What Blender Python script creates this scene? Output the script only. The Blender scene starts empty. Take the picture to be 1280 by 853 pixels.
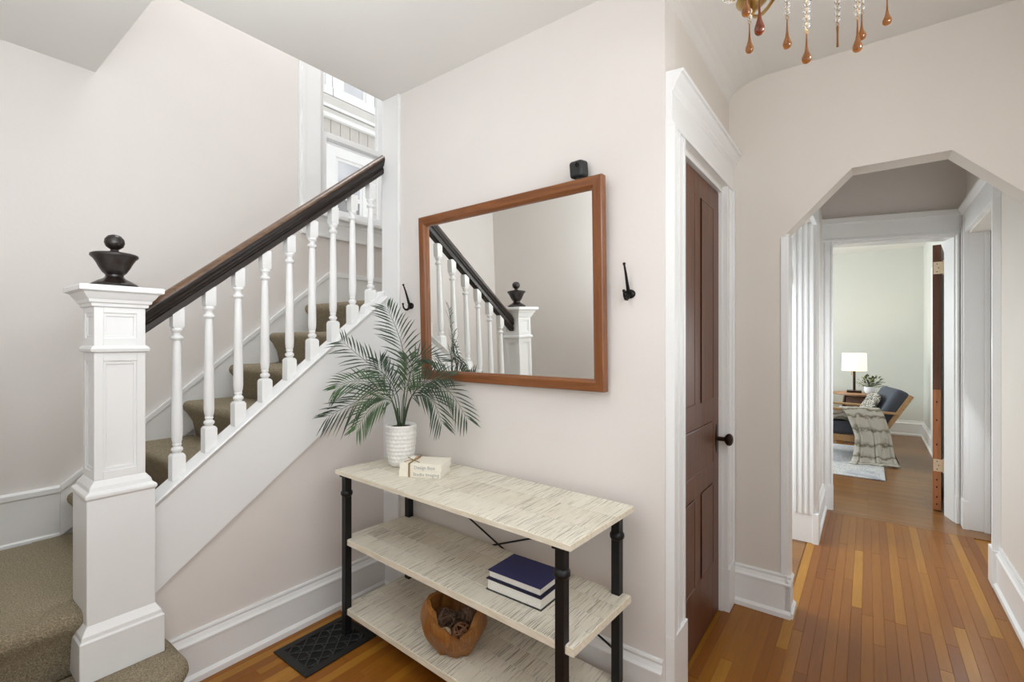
import bpy, bmesh, math, random
from mathutils import Vector, Matrix, Euler
random.seed(7)
S = bpy.context.scene
C = S.collection
R = math.radians
PI = math.pi

# ------------------------------------------------------------------ camera, sky, lights, exposure
cd = bpy.data.cameras.new('camera'); cam = bpy.data.objects.new('camera', cd); C.objects.link(cam)
cam.location = (0, 0, 1.40)
cam.rotation_euler = (PI/2, 0, math.atan2(.6009, .7993) - PI/2)
cd.sensor_width = 36.0; cd.lens = 592/1280*36.0; cd.clip_start = .02
S.camera = cam

w = bpy.data.worlds.new('sky'); S.world = w; w.use_nodes = True
w.node_tree.nodes['Background'].inputs[0].default_value = (.97, .985, 1, 1)
w.node_tree.nodes['Background'].inputs[1].default_value = 1.5

def area(name, loc, to, sx, sy, power, col=(1, 1, 1)):
    l = bpy.data.lights.new(name, 'AREA'); l.shape = 'RECTANGLE'; l.size = sx; l.size_y = sy
    l.energy = power; l.color = col
    o = bpy.data.objects.new(name, l); C.objects.link(o); o.location = loc
    o.rotation_euler = (Vector(to)-Vector(loc)).to_track_quat('-Z', 'Y').to_euler()
    return o
COOL = (.88, .945, 1)
area('front_wall_fill', (-.25, .40, 1.40), (1.0, .40, 1.5), 1.7, 2.1, 5.5, COOL)  # added frontal fill at the unseen front wall, no door built there
area('foyer_high_fill', (.25, 1.15, 2.70), (.05, 2.6, .6), .9, 1.2, 9.5, COOL)  # added fill towards the lower stair wall and landing, no ceiling fixture here
area('bounced_flash', (.10, 1.0, 1.80), (-.05, 1.45, 2.785), .7, .7, 21, COOL)
area('right_wall_fill', (.55, -.57, 1.35), (.65, 1.6, 1.2), 1.4, 1.9, 16, COOL)  # added fill from the unseen right wall, which has no opening here
area('stairwell_upper_fill', (1.5, 2.7, 5.1), (1.5, 2.75, 2), 1.2, .6, 33, COOL)  # added fill at the top of the stairwell, no fixture
area('left_room_daylight', (3.38, 1.30, 1.15), (3.95, -.1, .1), .8, 1.6, 30, COOL)
area('hall_right_fill', (4.36, -.68, 1.0), (4.2, 0.2, .6), .5, 1.4, 15, COOL)  # added fill for the hall, set in the recess of the closed door
area('living_room_fill', (7.2, 2.85, 1.6), (7.3, 0, 1.1), 2.6, 1.6, 108, (.87, .955, 1))  # added area lamp in place of an assumed, unseen window
S.view_settings.view_transform = 'Standard'; S.view_settings.look = 'None'
S.view_settings.exposure = 0.0; S.view_settings.gamma = 1.0
try: S.view_settings.use_curve_mapping = False
except Exception: pass
S.cycles.max_bounces = 10; S.cycles.diffuse_bounces = 6; S.cycles.sample_clamp_indirect = 6

# ------------------------------------------------------------------ materials
def lin(r, g, b):
    f = lambda c: (c/255/12.92) if c/255 <= .04045 else ((c/255+.055)/1.055)**2.4
    return (f(r), f(g), f(b), 1)

class NT:
    def __init__(s, name):
        s.m = bpy.data.materials.new(name); s.m.use_nodes = True
        s.t = s.m.node_tree; s.b = s.t.nodes['Principled BSDF']
    def n(s, typ, **kw):
        nd = s.t.nodes.new(typ)
        for k, v in kw.items():
            if k in nd.inputs: nd.inputs[k].default_value = v
            else: setattr(nd, k, v)
        return nd
    def l(s, a, b): s.t.links.new(a, b)
    def noise(s, vec, scale, detail=3, rough=.5, dist=0):
        nd = s.n('ShaderNodeTexNoise'); nd.inputs['Scale'].default_value = scale
        nd.inputs['Detail'].default_value = detail; nd.inputs['Roughness'].default_value = rough
        nd.inputs['Distortion'].default_value = dist
        if vec is not None: s.l(vec, nd.inputs['Vector'])
        return nd.outputs['Fac']
    def ramp(s, fac, stops):
        nd = s.n('ShaderNodeValToRGB'); e = nd.color_ramp.elements
        while len(e) < len(stops): e.new(.5)
        for i, (p, c) in enumerate(stops): e[i].position = p; e[i].color = c
        s.l(fac, nd.inputs[0]); return nd.outputs[0]
    def mix(s, fac, a, b, typ='MIX'):
        nd = s.n('ShaderNodeMix'); nd.data_type = 'RGBA'; nd.blend_type = typ
        for i, v in ((0, fac), (6, a), (7, b)):
            if hasattr(v, 'is_linked'): s.l(v, nd.inputs[i])
            else: nd.inputs[i].default_value = v
        return nd.outputs[2]
    def mapping(s, vec, scale=(1, 1, 1), loc=(0, 0, 0)):
        nd = s.n('ShaderNodeMapping'); nd.inputs['Scale'].default_value = scale
        nd.inputs['Location'].default_value = loc; s.l(vec, nd.inputs['Vector']); return nd.outputs[0]
    def obj(s): return s.n('ShaderNodeTexCoord').outputs['Object']
    def pos(s): return s.n('ShaderNodeNewGeometry').outputs['Position']
    def rnd(s): return s.n('ShaderNodeObjectInfo').outputs['Random']
    def vadd(s, a, b):
        nd = s.n('ShaderNodeVectorMath'); nd.operation = 'ADD'; s.l(a, nd.inputs[0]); s.l(b, nd.inputs[1]); return nd.outputs[0]
    def math(s, op, a, b=0.0):
        nd = s.n('ShaderNodeMath'); nd.operation = op
        for i, v in enumerate((a, b)):
            if hasattr(v, 'is_linked'): s.l(v, nd.inputs[i])
            else: nd.inputs[i].default_value = v
        return nd.outputs[0]
    def vscale(s, a, k):
        nd = s.n('ShaderNodeVectorMath'); nd.operation = 'SCALE'; s.l(a, nd.inputs[0]); nd.inputs['Scale'].default_value = k; return nd.outputs[0]
    def comb(s, x=None, y=None, z=None):
        nd = s.n('ShaderNodeCombineXYZ')
        for i, v in enumerate((x, y, z)):
            if v is not None: s.l(v, nd.inputs[i])
        return nd.outputs[0]
    def bump(s, h, strength=.3, dist=.01):
        nd = s.n('ShaderNodeBump'); nd.inputs['Strength'].default_value = strength; nd.inputs['Distance'].default_value = dist
        s.l(h, nd.inputs['Height']); s.l(nd.outputs[0], s.b.inputs['Normal'])
    def set(s, col=None, rough=None, metal=None, **kw):
        if col is not None:
            if hasattr(col, 'is_linked'): s.l(col, s.b.inputs['Base Color'])
            else: s.b.inputs['Base Color'].default_value = col
        if rough is not None:
            if hasattr(rough, 'is_linked'): s.l(rough, s.b.inputs['Roughness'])
            else: s.b.inputs['Roughness'].default_value = rough
        if metal is not None: s.b.inputs['Metallic'].default_value = metal
        for k, v in kw.items(): s.b.inputs[k].default_value = v
        return s.m

def paint(name, rgb, rough=.55, amp=.02, bump=.05, sc=3.0):
    t = NT(name); c = lin(*rgb); p = t.pos()
    f = t.noise(p, sc, 4)
    a = tuple(min(1, x*(1-amp)) for x in c[:3])+(1,); b = tuple(min(1, x*(1+amp)) for x in c[:3])+(1,)
    t.bump(t.noise(p, 60, 3), bump, .004)
    return t.set(t.ramp(f, [(.3, a), (.7, b)]), rough)

M = {}
M['wall'] = paint('wall_paint_warm_white', (224, 219, 215), .6, .015, .10)
M['hallwall'] = paint('wall_paint_greige', (220, 214, 206), .6, .015, .08)
M['green'] = paint('wall_paint_sage', (212, 213, 206), .6, .01, .05)
M['ceil'] = paint('ceiling_paint', (226, 224, 220), .7, .01, .06)
M['trim'] = paint('white_gloss_paint', (234, 235, 235), .34, .01, .02, 5)
M['ext'] = paint('exterior_white_paint', (232, 233, 232), .5, .03, .1)
M['siding'] = paint('weathered_siding_paint', (206, 204, 199), .7, .08, .15, 4)
M['soffit'] = paint('soffit_boards_paint', (196, 192, 186), .7, .08, .15, 6)

def wood(name, c1, c2, axis, rough=.35, sc=1.0, c3=None, coat=0.0):
    t = NT(name); p = t.obj(); r = t.rnd()
    q = t.vadd(p, t.comb(t.math('MULTIPLY', r, 17.0), t.math('MULTIPLY', r, 9.0), t.math('MULTIPLY', r, 5.0)))
    s = [22*sc]*3; s[axis] = 1.6*sc
    v = t.mapping(q, tuple(s))
    f = t.noise(v, 1.6, 5, .6, 1.2)
    g = t.noise(t.mapping(q, tuple(4*x for x in s)), 2.0, 3, .6)
    col = t.ramp(f, [(.28, lin(*c1)), (.72, lin(*c2))])
    if c3: col = t.mix(t.math('MULTIPLY', g, .35), col, lin(*c3))
    t.bump(g, .08, .002)
    return t.set(col, rough, **({'Coat Weight': coat, 'Coat Roughness': .15} if coat else {}))

M['rail'] = wood('dark_varnished_wood', (26, 20, 18), (44, 34, 30), 0, .28, 1)
M['railtop'] = wood('worn_brown_varnished_wood', (74, 52, 36), (134, 102, 74), 0, .33, 1, (40, 28, 22))
M['doorwood'] = wood('dark_stained_door_wood', (80, 42, 19), (118, 70, 38), 2, .42, .8, (52, 30, 22))
M['dooredge'] = wood('bare_door_edge_wood', (156, 96, 56), (188, 124, 78), 2, .6, .8)
M['dooredge_dark'] = wood('varnished_door_edge_wood', (80, 46, 26), (110, 68, 42), 2, .5, .8)
M['framey'] = wood('cherry_frame_wood', (112, 62, 26), (150, 92, 44), 1, .3, 1.2, (78, 42, 20), .12)
M['framez'] = wood('cherry_frame_wood_upright', (112, 62, 26), (150, 92, 44), 2, .3, 1.2, (78, 42, 20), .12)
M['teak'] = wood('carved_teak_wood', (128, 80, 34), (184, 128, 66), 2, .42, 1.5, (66, 36, 14))
M['oak'] = wood('light_oak_wood', (168, 128, 86), (196, 158, 112), 0, .45, 1)
M['walnut'] = wood('walnut_wood', (70, 46, 34), (104, 72, 52), 0, .45, 1)
M['tablewood'] = wood('mid_brown_wood', (126, 92, 66), (160, 122, 90), 0, .45, 1)

def floor_mat():
    t = NT('oak_strip_floor'); p = t.pos(); r = t.rnd()
    q = t.vadd(p, t.comb(t.math('MULTIPLY', r, 31.0), t.math('MULTIPLY', r, 13.0)))
    f = t.noise(t.mapping(q, (2.0, 34, 34)), 1.5, 5, .6, 1.0)
    g = t.noise(t.mapping(q, (7, 220, 220)), 1.0, 3, .6)
    base = t.ramp(r, [(0, lin(138, 82, 22)), (.25, lin(152, 93, 27)), (.6, lin(163, 104, 31)), (.85, lin(178, 119, 38)), (1, lin(204, 148, 54))])
    col = t.mix(t.math('MULTIPLY', f, .55), base, lin(104, 58, 18))
    col = t.mix(t.math('MULTIPLY', g, .35), col, lin(86, 46, 14))
    big = t.noise(p, 1.3, 3)
    col = t.mix(t.ramp(big, [(.45, (0, 0, 0, 1)), (.75, (.3, .3, .3, 1))]), col, lin(112, 66, 26))
    t.bump(g, .06, .002)
    return t.set(col, t.ramp(f, [(0, (.24,)*3+(1,)), (1, (.38,)*3+(1,))]), **{'Specular IOR Level': .28})
M['floor'] = floor_mat()
def floor_far():
    t = NT('oak_strip_floor_living_room'); p = t.pos()
    sx = t.n('ShaderNodeSeparateXYZ'); t.l(p, sx.inputs[0])
    b = t.n('ShaderNodeTexBrick'); b.offset = .37
    for k, v in (('Scale', 1.0), ('Mortar Size', .002), ('Brick Width', 1.1), ('Row Height', .046), ('Bias', 0.0)): b.inputs[k].default_value = v
    b.inputs['Color1'].default_value = lin(128, 86, 38); b.inputs['Color2'].default_value = lin(156, 108, 54); b.inputs['Mortar'].default_value = lin(86, 52, 28)
    t.l(t.comb(sx.outputs[1], sx.outputs[0]), b.inputs['Vector'])
    f = t.noise(t.mapping(p, (34, 2, 2)), 1.5, 5, .6, 1)
    return t.set(t.mix(t.math('MULTIPLY', f, .5), b.outputs['Color'], lin(100, 60, 28)), .3)
M['floorfar'] = floor_far()
t = NT('dark_gap_between_boards'); M['gap'] = t.set(lin(96, 58, 30), .8)

def carpet():
    t = NT('olive_tan_carpet'); p = t.pos()
    a = t.noise(p, 210, 2, .7); b = t.noise(p, 60, 4, .7); c = t.noise(p, 7, 3)
    col = t.ramp(a, [(.25, lin(98, 86, 66)), (.5, lin(174, 160, 132)), (.75, lin(230, 216, 188))])
    col = t.mix(t.math('MULTIPLY', b, .45), col, lin(130, 115, 92))
    col = t.mix(t.ramp(c, [(.4, (0, 0, 0, 1)), (.7, (.25,)*3+(1,))]), col, lin(160, 150, 124))
    t.bump(t.math('ADD', a, b), 1.0, .012)
    return t.set(col, .95)
M['carpet'] = carpet()

def sawn():
    t = NT('whitewashed_rough_sawn_wood'); p = t.obj(); r = t.rnd()
    q = t.vadd(p, t.comb(t.math('MULTIPLY', r, 7.0), t.math('MULTIPLY', r, 23.0)))
    m1 = t.noise(t.mapping(q, (5, 250, 6)), 1.0, 2, .5, .6)
    m2 = t.noise(t.mapping(q, (22, 420, 10)), 1.0, 2, .5, .3)
    pat = t.noise(q, 4.5, 3)
    marks = t.math('ADD', t.math('ADD', t.math('MULTIPLY', m1, .75), t.math('MULTIPLY', m2, .35)), t.math('MULTIPLY', pat, .35))
    mk = t.ramp(marks, [(.755, (0, 0, 0, 1)), (.87, (1, 1, 1, 1))])
    base = t.ramp(t.noise(q, 9, 4), [(.3, lin(218, 212, 196)), (.7, lin(232, 227, 214))])
    base = t.mix(t.math('MULTIPLY', r, .25), base, lin(196, 184, 158))
    col = t.mix(t.math('MULTIPLY', mk, .68), base, lin(120, 108, 90))
    nb = t.math('MULTIPLY', mk, -1.0)
    t.bump(nb, .25, .004)
    return t.set(col, .7)
M['sawn'] = sawn()
t = NT('whitewashed_board_edge'); M['sawnedge'] = t.set(t.ramp(t.noise(t.mapping(t.obj(), (40, 6, 40)), 2, 4), [(.3, lin(220, 210, 186)), (.7, lin(238, 231, 214))]), .7)

def plain(name, rgb, rough=.5, metal=0, bump=0, sc=80, amp=.06, **kw):
    t = NT(name); c = lin(*rgb)
    a = tuple(x*(1-amp) for x in c[:3])+(1,); b = tuple(min(1, x*(1+amp)) for x in c[:3])+(1,)
    n = t.noise(t.obj(), sc, 3)
    if bump: t.bump(n, bump, .003)
    return t.set(t.ramp(n, [(.3, a), (.7, b)]), rough, metal, **kw)
M['iron'] = plain('black_powder_coated_metal', (24, 24, 25), .42, .3, .05)
M['castiron'] = plain('black_cast_iron', (34, 34, 33), .55, .3, .1)
M['lattice'] = plain('worn_cast_iron', (64, 64, 62), .5, .3, .1)
M['void'] = plain('dark_duct', (8, 8, 8), .9)
M['hookiron'] = plain('dark_bronze_metal', (34, 32, 31), .35, .7)
M['ceramic'] = plain('white_ceramic', (236, 235, 231), .4)
M['soil'] = plain('dark_potting_soil', (52, 40, 30), .95, 0, .8, 60, .4)
M['palm'] = plain('dark_green_palm_leaf', (44, 63, 44), .6, 0, 0, 14, .4)
M['palm2'] = plain('fresh_green_palm_leaf', (66, 92, 54), .5, 0, 0, 14, .35)
M['stem'] = plain('green_brown_stem', (70, 82, 56), .6)
M['paper'] = plain('book_pages', (232, 229, 221), .8, 0, .2, 200, .05)
M['creamcover'] = plain('cream_paper_cover', (236, 231, 216), .7, 0, .05, 20, .03)
M['blue'] = plain('navy_cloth_cover', (48, 50, 98), .75, 0, .3, 260, .15)
M['navy'] = plain('dark_navy_cover', (36, 37, 62), .6, 0, .1, 200, .1)
M['greycover'] = plain('charcoal_cover', (52, 54, 54), .6)
M['ink'] = plain('grey_ink', (150, 152, 158), .8)
M['inkdark'] = plain('dark_ink', (50, 48, 74), .8)
M['twine'] = plain('jute_twine', (150, 122, 84), .9, 0, .4, 300, .2)
M['vine'] = plain('brown_vine', (132, 110, 92), .7, 0, .3, 120, .3)
M['vine2'] = plain('reddish_vine', (146, 106, 76), .7, 0, .3, 120, .3)
M['vine3'] = plain('bleached_vine', (206, 188, 160), .7, 0, .3, 120, .2)
M['plastic'] = plain('black_plastic', (32, 35, 36), .45)
M['lens'] = plain('camera_lens_glass', (6, 7, 9), .08)
M['brass'] = plain('aged_brass', (176, 146, 92), .3, 1.0)
M['brasspale'] = plain('pale_brass_hinge', (226, 208, 178), .4, .4)
M['bronze'] = plain('dark_bronze', (60, 46, 38), .32, .8)
M['chaircloth'] = plain('charcoal_blue_upholstery', (74, 78, 88), .9, 0, .3, 200, .1)
M['throwpillow'] = None
M['potwhite'] = plain('white_glazed_pot', (232, 234, 238), .3)
M['leafdark'] = plain('dark_green_leaf', (70, 84, 52), .5, 0, 0, 30, .4)
M['cream'] = plain('cream_upholstery', (226, 220, 204), .9, 0, .2, 150, .05)
t = NT('mirror_silver'); M['mirror'] = t.set((.95, .955, .93, 1), .0, 1.0)
t = NT('amber_glass'); M['amber'] = t.set(lin(176, 116, 60), .03, **{'Transmission Weight': .95, 'IOR': 1.45})
t = NT('dark_amber_glass'); M['amber2'] = t.set(lin(140, 70, 40), .03, **{'Transmission Weight': .8, 'IOR': 1.45})
t = NT('clear_crystal'); M['crystal'] = t.set((1, 1, 1, 1), .02, **{'Transmission Weight': 1.0, 'IOR': 1.5})

def glass():
    t = NT('window_glass'); tr = t.n('ShaderNodeBsdfTransparent'); gl = t.n('ShaderNodeBsdfGlossy'); gl.inputs['Roughness'].default_value = .02
    mx = t.n('ShaderNodeMixShader'); fr = t.n('ShaderNodeFresnel'); fr.inputs['IOR'].default_value = 1.3
    t.l(fr.outputs[0], mx.inputs[0]); t.l(tr.outputs[0], mx.inputs[1]); t.l(gl.outputs[0], mx.inputs[2])
    t.l(mx.outputs[0], t.t.nodes['Material Output'].inputs['Surface']); return t.m
M['glass'] = glass()
t = NT('curtained_far_window_pane'); M['pane'] = t.set(t.ramp(t.noise(t.obj(), 3, 4), [(.3, lin(176, 180, 188)), (.7, lin(206, 208, 212))]), .08)
t = NT('dark_far_window_pane'); M['panedark'] = t.set(t.ramp(t.noise(t.obj(), 4, 4), [(.3, lin(120, 122, 124)), (.7, lin(150, 150, 148))]), .08)

def shade():
    t = NT('lit_linen_lamp_shade'); n = t.noise(t.mapping(t.obj(), (1, 1, 40)), 6, 2)
    t.set(lin(250, 240, 216), .9); t.b.inputs['Emission Color'].default_value = (1, .86, .62, 1); t.b.inputs['Emission Strength'].default_value = .85
    return t.m
M['shade'] = shade()
def pillow_mat():
    t = NT('black_and_cream_woven_pillow'); v = t.n('ShaderNodeTexVoronoi'); v.inputs['Scale'].default_value = 55; t.l(t.obj(), v.inputs['Vector'])
    return t.set(t.ramp(v.outputs['Distance'], [(.35, lin(208, 202, 188)), (.55, lin(92, 88, 82))]), .9)
M['throwpillow'] = pillow_mat()
def throw_mat():
    t = NT('grey_striped_faux_fur'); p = t.obj()
    uv = t.n('ShaderNodeTexCoord').outputs['UV']
    s = t.n('ShaderNodeSeparateXYZ'); t.l(uv, s.inputs[0])
    wob = t.math('MULTIPLY', t.noise(p, 11, 4), .12)
    vv = t.math('ADD', s.outputs[1], wob); uu = t.math('ADD', s.outputs[0], wob)
    st = t.math('ABSOLUTE', t.math('SINE', t.math('MULTIPLY', vv, 38.0)))
    f = t.math('ADD', t.math('MULTIPLY', st, .6), t.math('MULTIPLY', t.noise(p, 22, 4, .6), .5))
    fine = t.noise(p, 160, 3, .7)
    col = t.ramp(f, [(.28, lin(142, 135, 118)), (.46, lin(200, 195, 180)), (.72, lin(234, 230, 220))])
    col = t.mix(t.math('MULTIPLY', fine, .3), col, lin(120, 112, 96))
    t.bump(fine, .8, .01); return t.set(col, .95)
M['throw'] = throw_mat()
def rug_mat():
    t = NT('faded_blue_grey_rug'); p = t.pos()
    a = t.noise(p, 2.2, 4, .6); b = t.noise(t.mapping(p, (14, 40, 1)), 1.5, 4, .7, .5)
    col = t.ramp(a, [(.35, lin(214, 213, 209)), (.52, lin(200, 201, 203)), (.66, lin(140, 146, 160))])
    col = t.mix(t.ramp(b, [(.5, (0, 0, 0, 1)), (.62, (.55,)*3+(1,))]), col, lin(140, 144, 156))
    return t.set(col, .95)
M['rug'] = rug_mat()

# ------------------------------------------------------------------ builders
ORG = {}
class MB:
    def __init__(s): s.v = []; s.f = []; s.k = 0
    def add(s, vs, fs):
        o = len(s.v); s.v += [tuple(v) for v in vs]; s.f += [tuple(i+o for i in f) for f in fs]; return s
    def box(s, a, b):
        e = (s.k*7 % 17)*4e-5; s.k += 1      # no two faces of one mesh lie in exactly the same plane
        x0, y0, z0 = (min(a[i], b[i])-e for i in range(3)); x1, y1, z1 = (max(a[i], b[i])+e for i in range(3))
        return s.add([(x0,y0,z0),(x1,y0,z0),(x1,y1,z0),(x0,y1,z0),(x0,y0,z1),(x1,y0,z1),(x1,y1,z1),(x0,y1,z1)],
                     [(0,3,2,1),(4,5,6,7),(0,1,5,4),(1,2,6,5),(2,3,7,6),(3,0,4,7)])
    def obox(s, c, ax, ay, az):
        c, ax, ay, az = map(Vector, (c, ax, ay, az)); e = (s.k*7 % 17)*4e-5; s.k += 1
        ax, ay, az = (q*(1+e/max(q.length, 1e-6)) for q in (ax, ay, az))
        vs = [c+ax*i+ay*j+az*k for k in (-1, 1) for (i, j) in ((-1,-1),(1,-1),(1,1),(-1,1))]
        return s.add(vs, [(0,3,2,1),(4,5,6,7),(0,1,5,4),(1,2,6,5),(2,3,7,6),(3,0,4,7)])
    def bar(s, a, b, wx, wy, up=(0, 0, 1)):
        a, b = Vector(a), Vector(b); d = (b-a); n = d.normalized(); u = Vector(up)
        if abs(n.dot(u)) > .99: u = Vector((1, 0, 0))
        x = n.cross(u).normalized(); y = x.cross(n).normalized()
        return s.obox((a+b)/2, x*wx/2, y*wy/2, d/2)
    def prism(s, pts, d):
        n = len(pts); d = Vector(d); p = [Vector(q) for q in pts]
        return s.add(p+[q+d for q in p], [tuple(range(n-1, -1, -1)), tuple(range(n, 2*n))]+[(i, (i+1) % n, n+(i+1) % n, n+i) for i in range(n)])
    def loft(s, rings, cap=True, closed=True):
        n = len(rings[0]); vs = [p for r in rings for p in r]; fs = []
        for k in range(len(rings)-1):
            for i in range(n if closed else n-1):
                j = (i+1) % n; fs.append((k*n+i, k*n+j, (k+1)*n+j, (k+1)*n+i))
        if cap: fs += [tuple(range(n-1, -1, -1)), tuple((len(rings)-1)*n+i for i in range(n))]
        return s.add(vs, fs)
    def lathe(s, prof, c=(0, 0, 0), seg=20, fn=None):
        rings = []
        for (r, z) in prof:
            rings.append([(c[0]+max(r, 1e-4)*math.cos(2*PI*i/seg), c[1]+max(r, 1e-4)*math.sin(2*PI*i/seg), c[2]+z) for i in range(seg)])
        return s.loft(rings)
    def tube(s, pts, r, seg=8, r1=None, closed=False):
        pts = [Vector(p) for p in pts]; n = len(pts); rings = []; up = None
        for i, p in enumerate(pts):
            d = ((pts[(i+1) % n]-pts[i-1]) if closed else (pts[min(i+1, n-1)]-pts[max(i-1, 0)])).normalized()
            if up is None: up = d.orthogonal().normalized()
            up = (up-d*up.dot(d)); up = up.normalized() if up.length > 1e-6 else d.orthogonal().normalized()
            b = d.cross(up); rr = r if r1 is None else r+(r1-r)*i/max(n-1, 1)
            rings.append([p+up*rr*math.cos(2*PI*k/seg)+b*rr*math.sin(2*PI*k/seg) for k in range(seg)])
        if closed: rings.append(rings[0]); return s.loft(rings, cap=False)
        return s.loft(rings)
    def sphere(s, c, r, seg=14, rings=9, sc=(1, 1, 1)):
        prof = [(r*math.sin(PI*k/rings), -r*math.cos(PI*k/rings)) for k in range(rings+1)]
        m = MB().lathe(prof, (0, 0, 0), seg)
        return s.add([(c[0]+x*sc[0], c[1]+y*sc[1], c[2]+z*sc[2]) for x, y, z in m.v], m.f)
    def build(s, name, mat, parent=None, smooth=False, bevel=0, seg=2, org=None, angle=35, uv=None):
        o0 = Vector(ORG.get(parent.name, (0, 0, 0))) if parent is not None else Vector(org or (0, 0, 0))
        me = bpy.data.meshes.new(name); me.from_pydata([tuple(Vector(v)-o0) for v in s.v], [], s.f)
        bm = bmesh.new(); bm.from_mesh(me); bmesh.ops.recalc_face_normals(bm, faces=bm.faces); bm.to_mesh(me); bm.free()
        if mat: me.materials.append(M[mat] if isinstance(mat, str) else mat)
        o = bpy.data.objects.new(name, me); C.objects.link(o)
        if parent is not None: o.parent = parent; ORG[o.name] = tuple(o0)
        else: o.location = o0; ORG[o.name] = tuple(o0)
        if smooth:
            for p in me.polygons: p.use_smooth = True
            try: me.set_sharp_from_angle(angle=R(angle))
            except Exception: pass
        if bevel:
            b = o.modifiers.new('bevel', 'BEVEL'); b.width = bevel; b.segments = seg; b.limit_method = 'ANGLE'; b.angle_limit = R(40)
        return o

def thing(name, label, cat, loc, group=None):
    o = bpy.data.objects.new(name, None); C.objects.link(o); o.location = loc; o.empty_display_size = .1
    o['label'] = label; o['category'] = cat
    if group: o['group'] = group
    ORG[o.name] = tuple(loc); return o
def tag(o, label, cat, group=None):
    o['label'] = label; o['category'] = cat
    if group: o['group'] = group
    return o
def struct(mb, name, mat, **kw):
    o = mb.build(name, mat, **kw); o['kind'] = 'structure'; return o
def sgroup(name, loc=(0, 0, 0)):
    o = bpy.data.objects.new(name, None); C.objects.link(o); o.location = loc; o['kind'] = 'structure'; ORG[o.name] = tuple(loc); return o

def molding(mb, a, b, n, prof, vert=False):
    """profile (out, up) swept from a to b; n points out of the wall"""
    a, b, n = Vector(a), Vector(b), Vector(n); up = Vector((0, 0, 1))
    mb.prism([a+n*o+up*u for o, u in prof], b-a); return mb
def base_prof(h, t=.02, shoe=True):
    p = [(0, 0), (t+.014, 0), (t+.013, .022), (t, .034), (t, h-.055), (t+.004, h-.052), (t+.004, h-.043), (t-.004, h-.034), (t-.011, h-.018), (t-.009, h-.008), (t-.012, h), (0, h)]
    return p
def baseboard(name, segs, h=.205):
    mb = MB()
    for a, b, n in segs: molding(mb, a, b, n, base_prof(h))
    return struct(mb, name, 'trim')

# ------------------------------------------------------------------ room shell
H = 2.785; HH = 3.02
YD, XM, XH, YS, YL, XF, YR = .604, 1.75, 2.765, 2.23, 3.18, -.27, -.60
# floor slab and boards
fl = struct(MB().box((XF-.2, YR-.3, -.12), (4.66, YL+.1, -.007)), 'floor', 'floor')
unit = MB()
wv = .0447
hw = .0223
unit.v = [(0,-hw,-.007),(1,-hw,-.007),(1,hw,-.007),(0,hw,-.007),(0,-hw,-.0012),(1,-hw,-.0012),(1,hw,-.0012),(0,hw,-.0012),
          (0.0008,-hw+.0012,0),(.9992,-hw+.0012,0),(.9992,hw-.0012,0),(0.0008,hw-.0012,0)]
unit.f = [(0,3,2,1),(0,1,5,4),(1,2,6,5),(2,3,7,6),(3,0,4,7),(4,5,9,8),(5,6,10,9),(6,7,11,10),(7,4,8,11),(8,9,10,11)]
fp0 = unit.build('floor_plank', 'floor', fl)
first = True
y = YR+.022
row = 0
while y < YS-.01:
    x1 = 4.66 if y < .36 else (XH-.02 if y < YD-.01 else XM-.01)
    x0 = .15 if y < 1.9 else .62
    x = x0
    L = random.uniform(.3, 1.2)
    while x < x1-.02:
        e = min(x+L, x1)
        if x1-e < .15: e = x1
        o = fp0 if first else fp0.copy()
        if not first: C.objects.link(o); o.parent = fl
        first = False
        o.location = (x, y, 0); o.scale = (e-x-.0008, 1, 1)
        x = e; L = random.choice((.9, 1.3, 1.7, 2.1))*random.uniform(.8, 1.2)
    y += wv; row += 1
struct(MB().box((4.66, -2.2, -.12), (9.4, 3.2, 0)), 'floor_living_room', 'floorfar')
struct(MB().box((2.895, .345, -.12), (4.66, 2.2, -.001)), 'floor_left_room', 'floorfar')

# mirror wall, with return for the brown door wall
struct(MB().box((XM, YD, 0), (XM+.12, 2.245, H)), 'wall_back', 'wall')
mb = MB().box((XM+.12, YD, 0), (1.925, YD+.12, H)).box((2.615, YD, 0), (XH+.02, YD+.12, H)).box((1.925, YD, 2.19), (2.615, YD+.12, H))
struct(mb, 'wall_door_side', 'hallwall')
# arch wall
arch = [(.72, 0), (.335, 0), (.335, 1.945), (.061, 2.222), (-.289, 2.222), (-.556, 1.945), (-.556, 0), (-.72, 0), (-.72, H), (.72, H)]
struct(MB().prism([(XH, a, b) for a, b in arch], (.13, 0, 0)), 'wall_hall', 'hallwall')
mb = MB().box((XH-.006, .322, 0), (XH+.13, .335, 1.945)).box((XH-.008, .324, .2), (XH, .357, 1.93)).box((XH+.13, .322, 0), (XH+.138, .36, 1.96))
struct(mb, 'trim_1', 'trim', bevel=.003)
baseboard('baseboard_hall', [((XH, .60, 0), (XH, .31, 0), (-1, 0, 0)), ((XH-.02, .335, 0), (XH+.13, .335, 0), (0, -1, 0))], .21)
# foyer right wall
mb = MB().box((XF, YR-.12, 0), (3.90, YR, H)).box((4.85, YR-.12, 0), (5.2, YR, H)).box((3.90, YR-.12, 2.2), (4.85, YR, H)).box((2.9, YR-.115, H-.05), (5.19, YR-.002, HH))
struct(mb, 'wall_right', 'hallwall')
baseboard('baseboard_right', [((XF, YR, 0), (3.79, YR, 0), (0, 1, 0))], .235)
# front wall behind the camera
struct(MB().box((XF-.12, YR-.12, 0), (XF, YL+.2, H)), 'wall_front', 'wall')
# stair wall with window opening
wx0, wx1, wz0, wz1 = 1.915, 2.57, 2.30, 3.85
mb = MB().box((XF, YL, 0), (wx0, YL+.2, 5.3)).box((wx1, YL, 0), (2.95, YL+.2, 5.3)).box((wx0, YL, 0), (wx1, YL+.2, wz0)).box((wx0, YL, wz1), (wx1, YL+.2, 5.3))
struct(mb, 'wall_left', 'wall')
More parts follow.
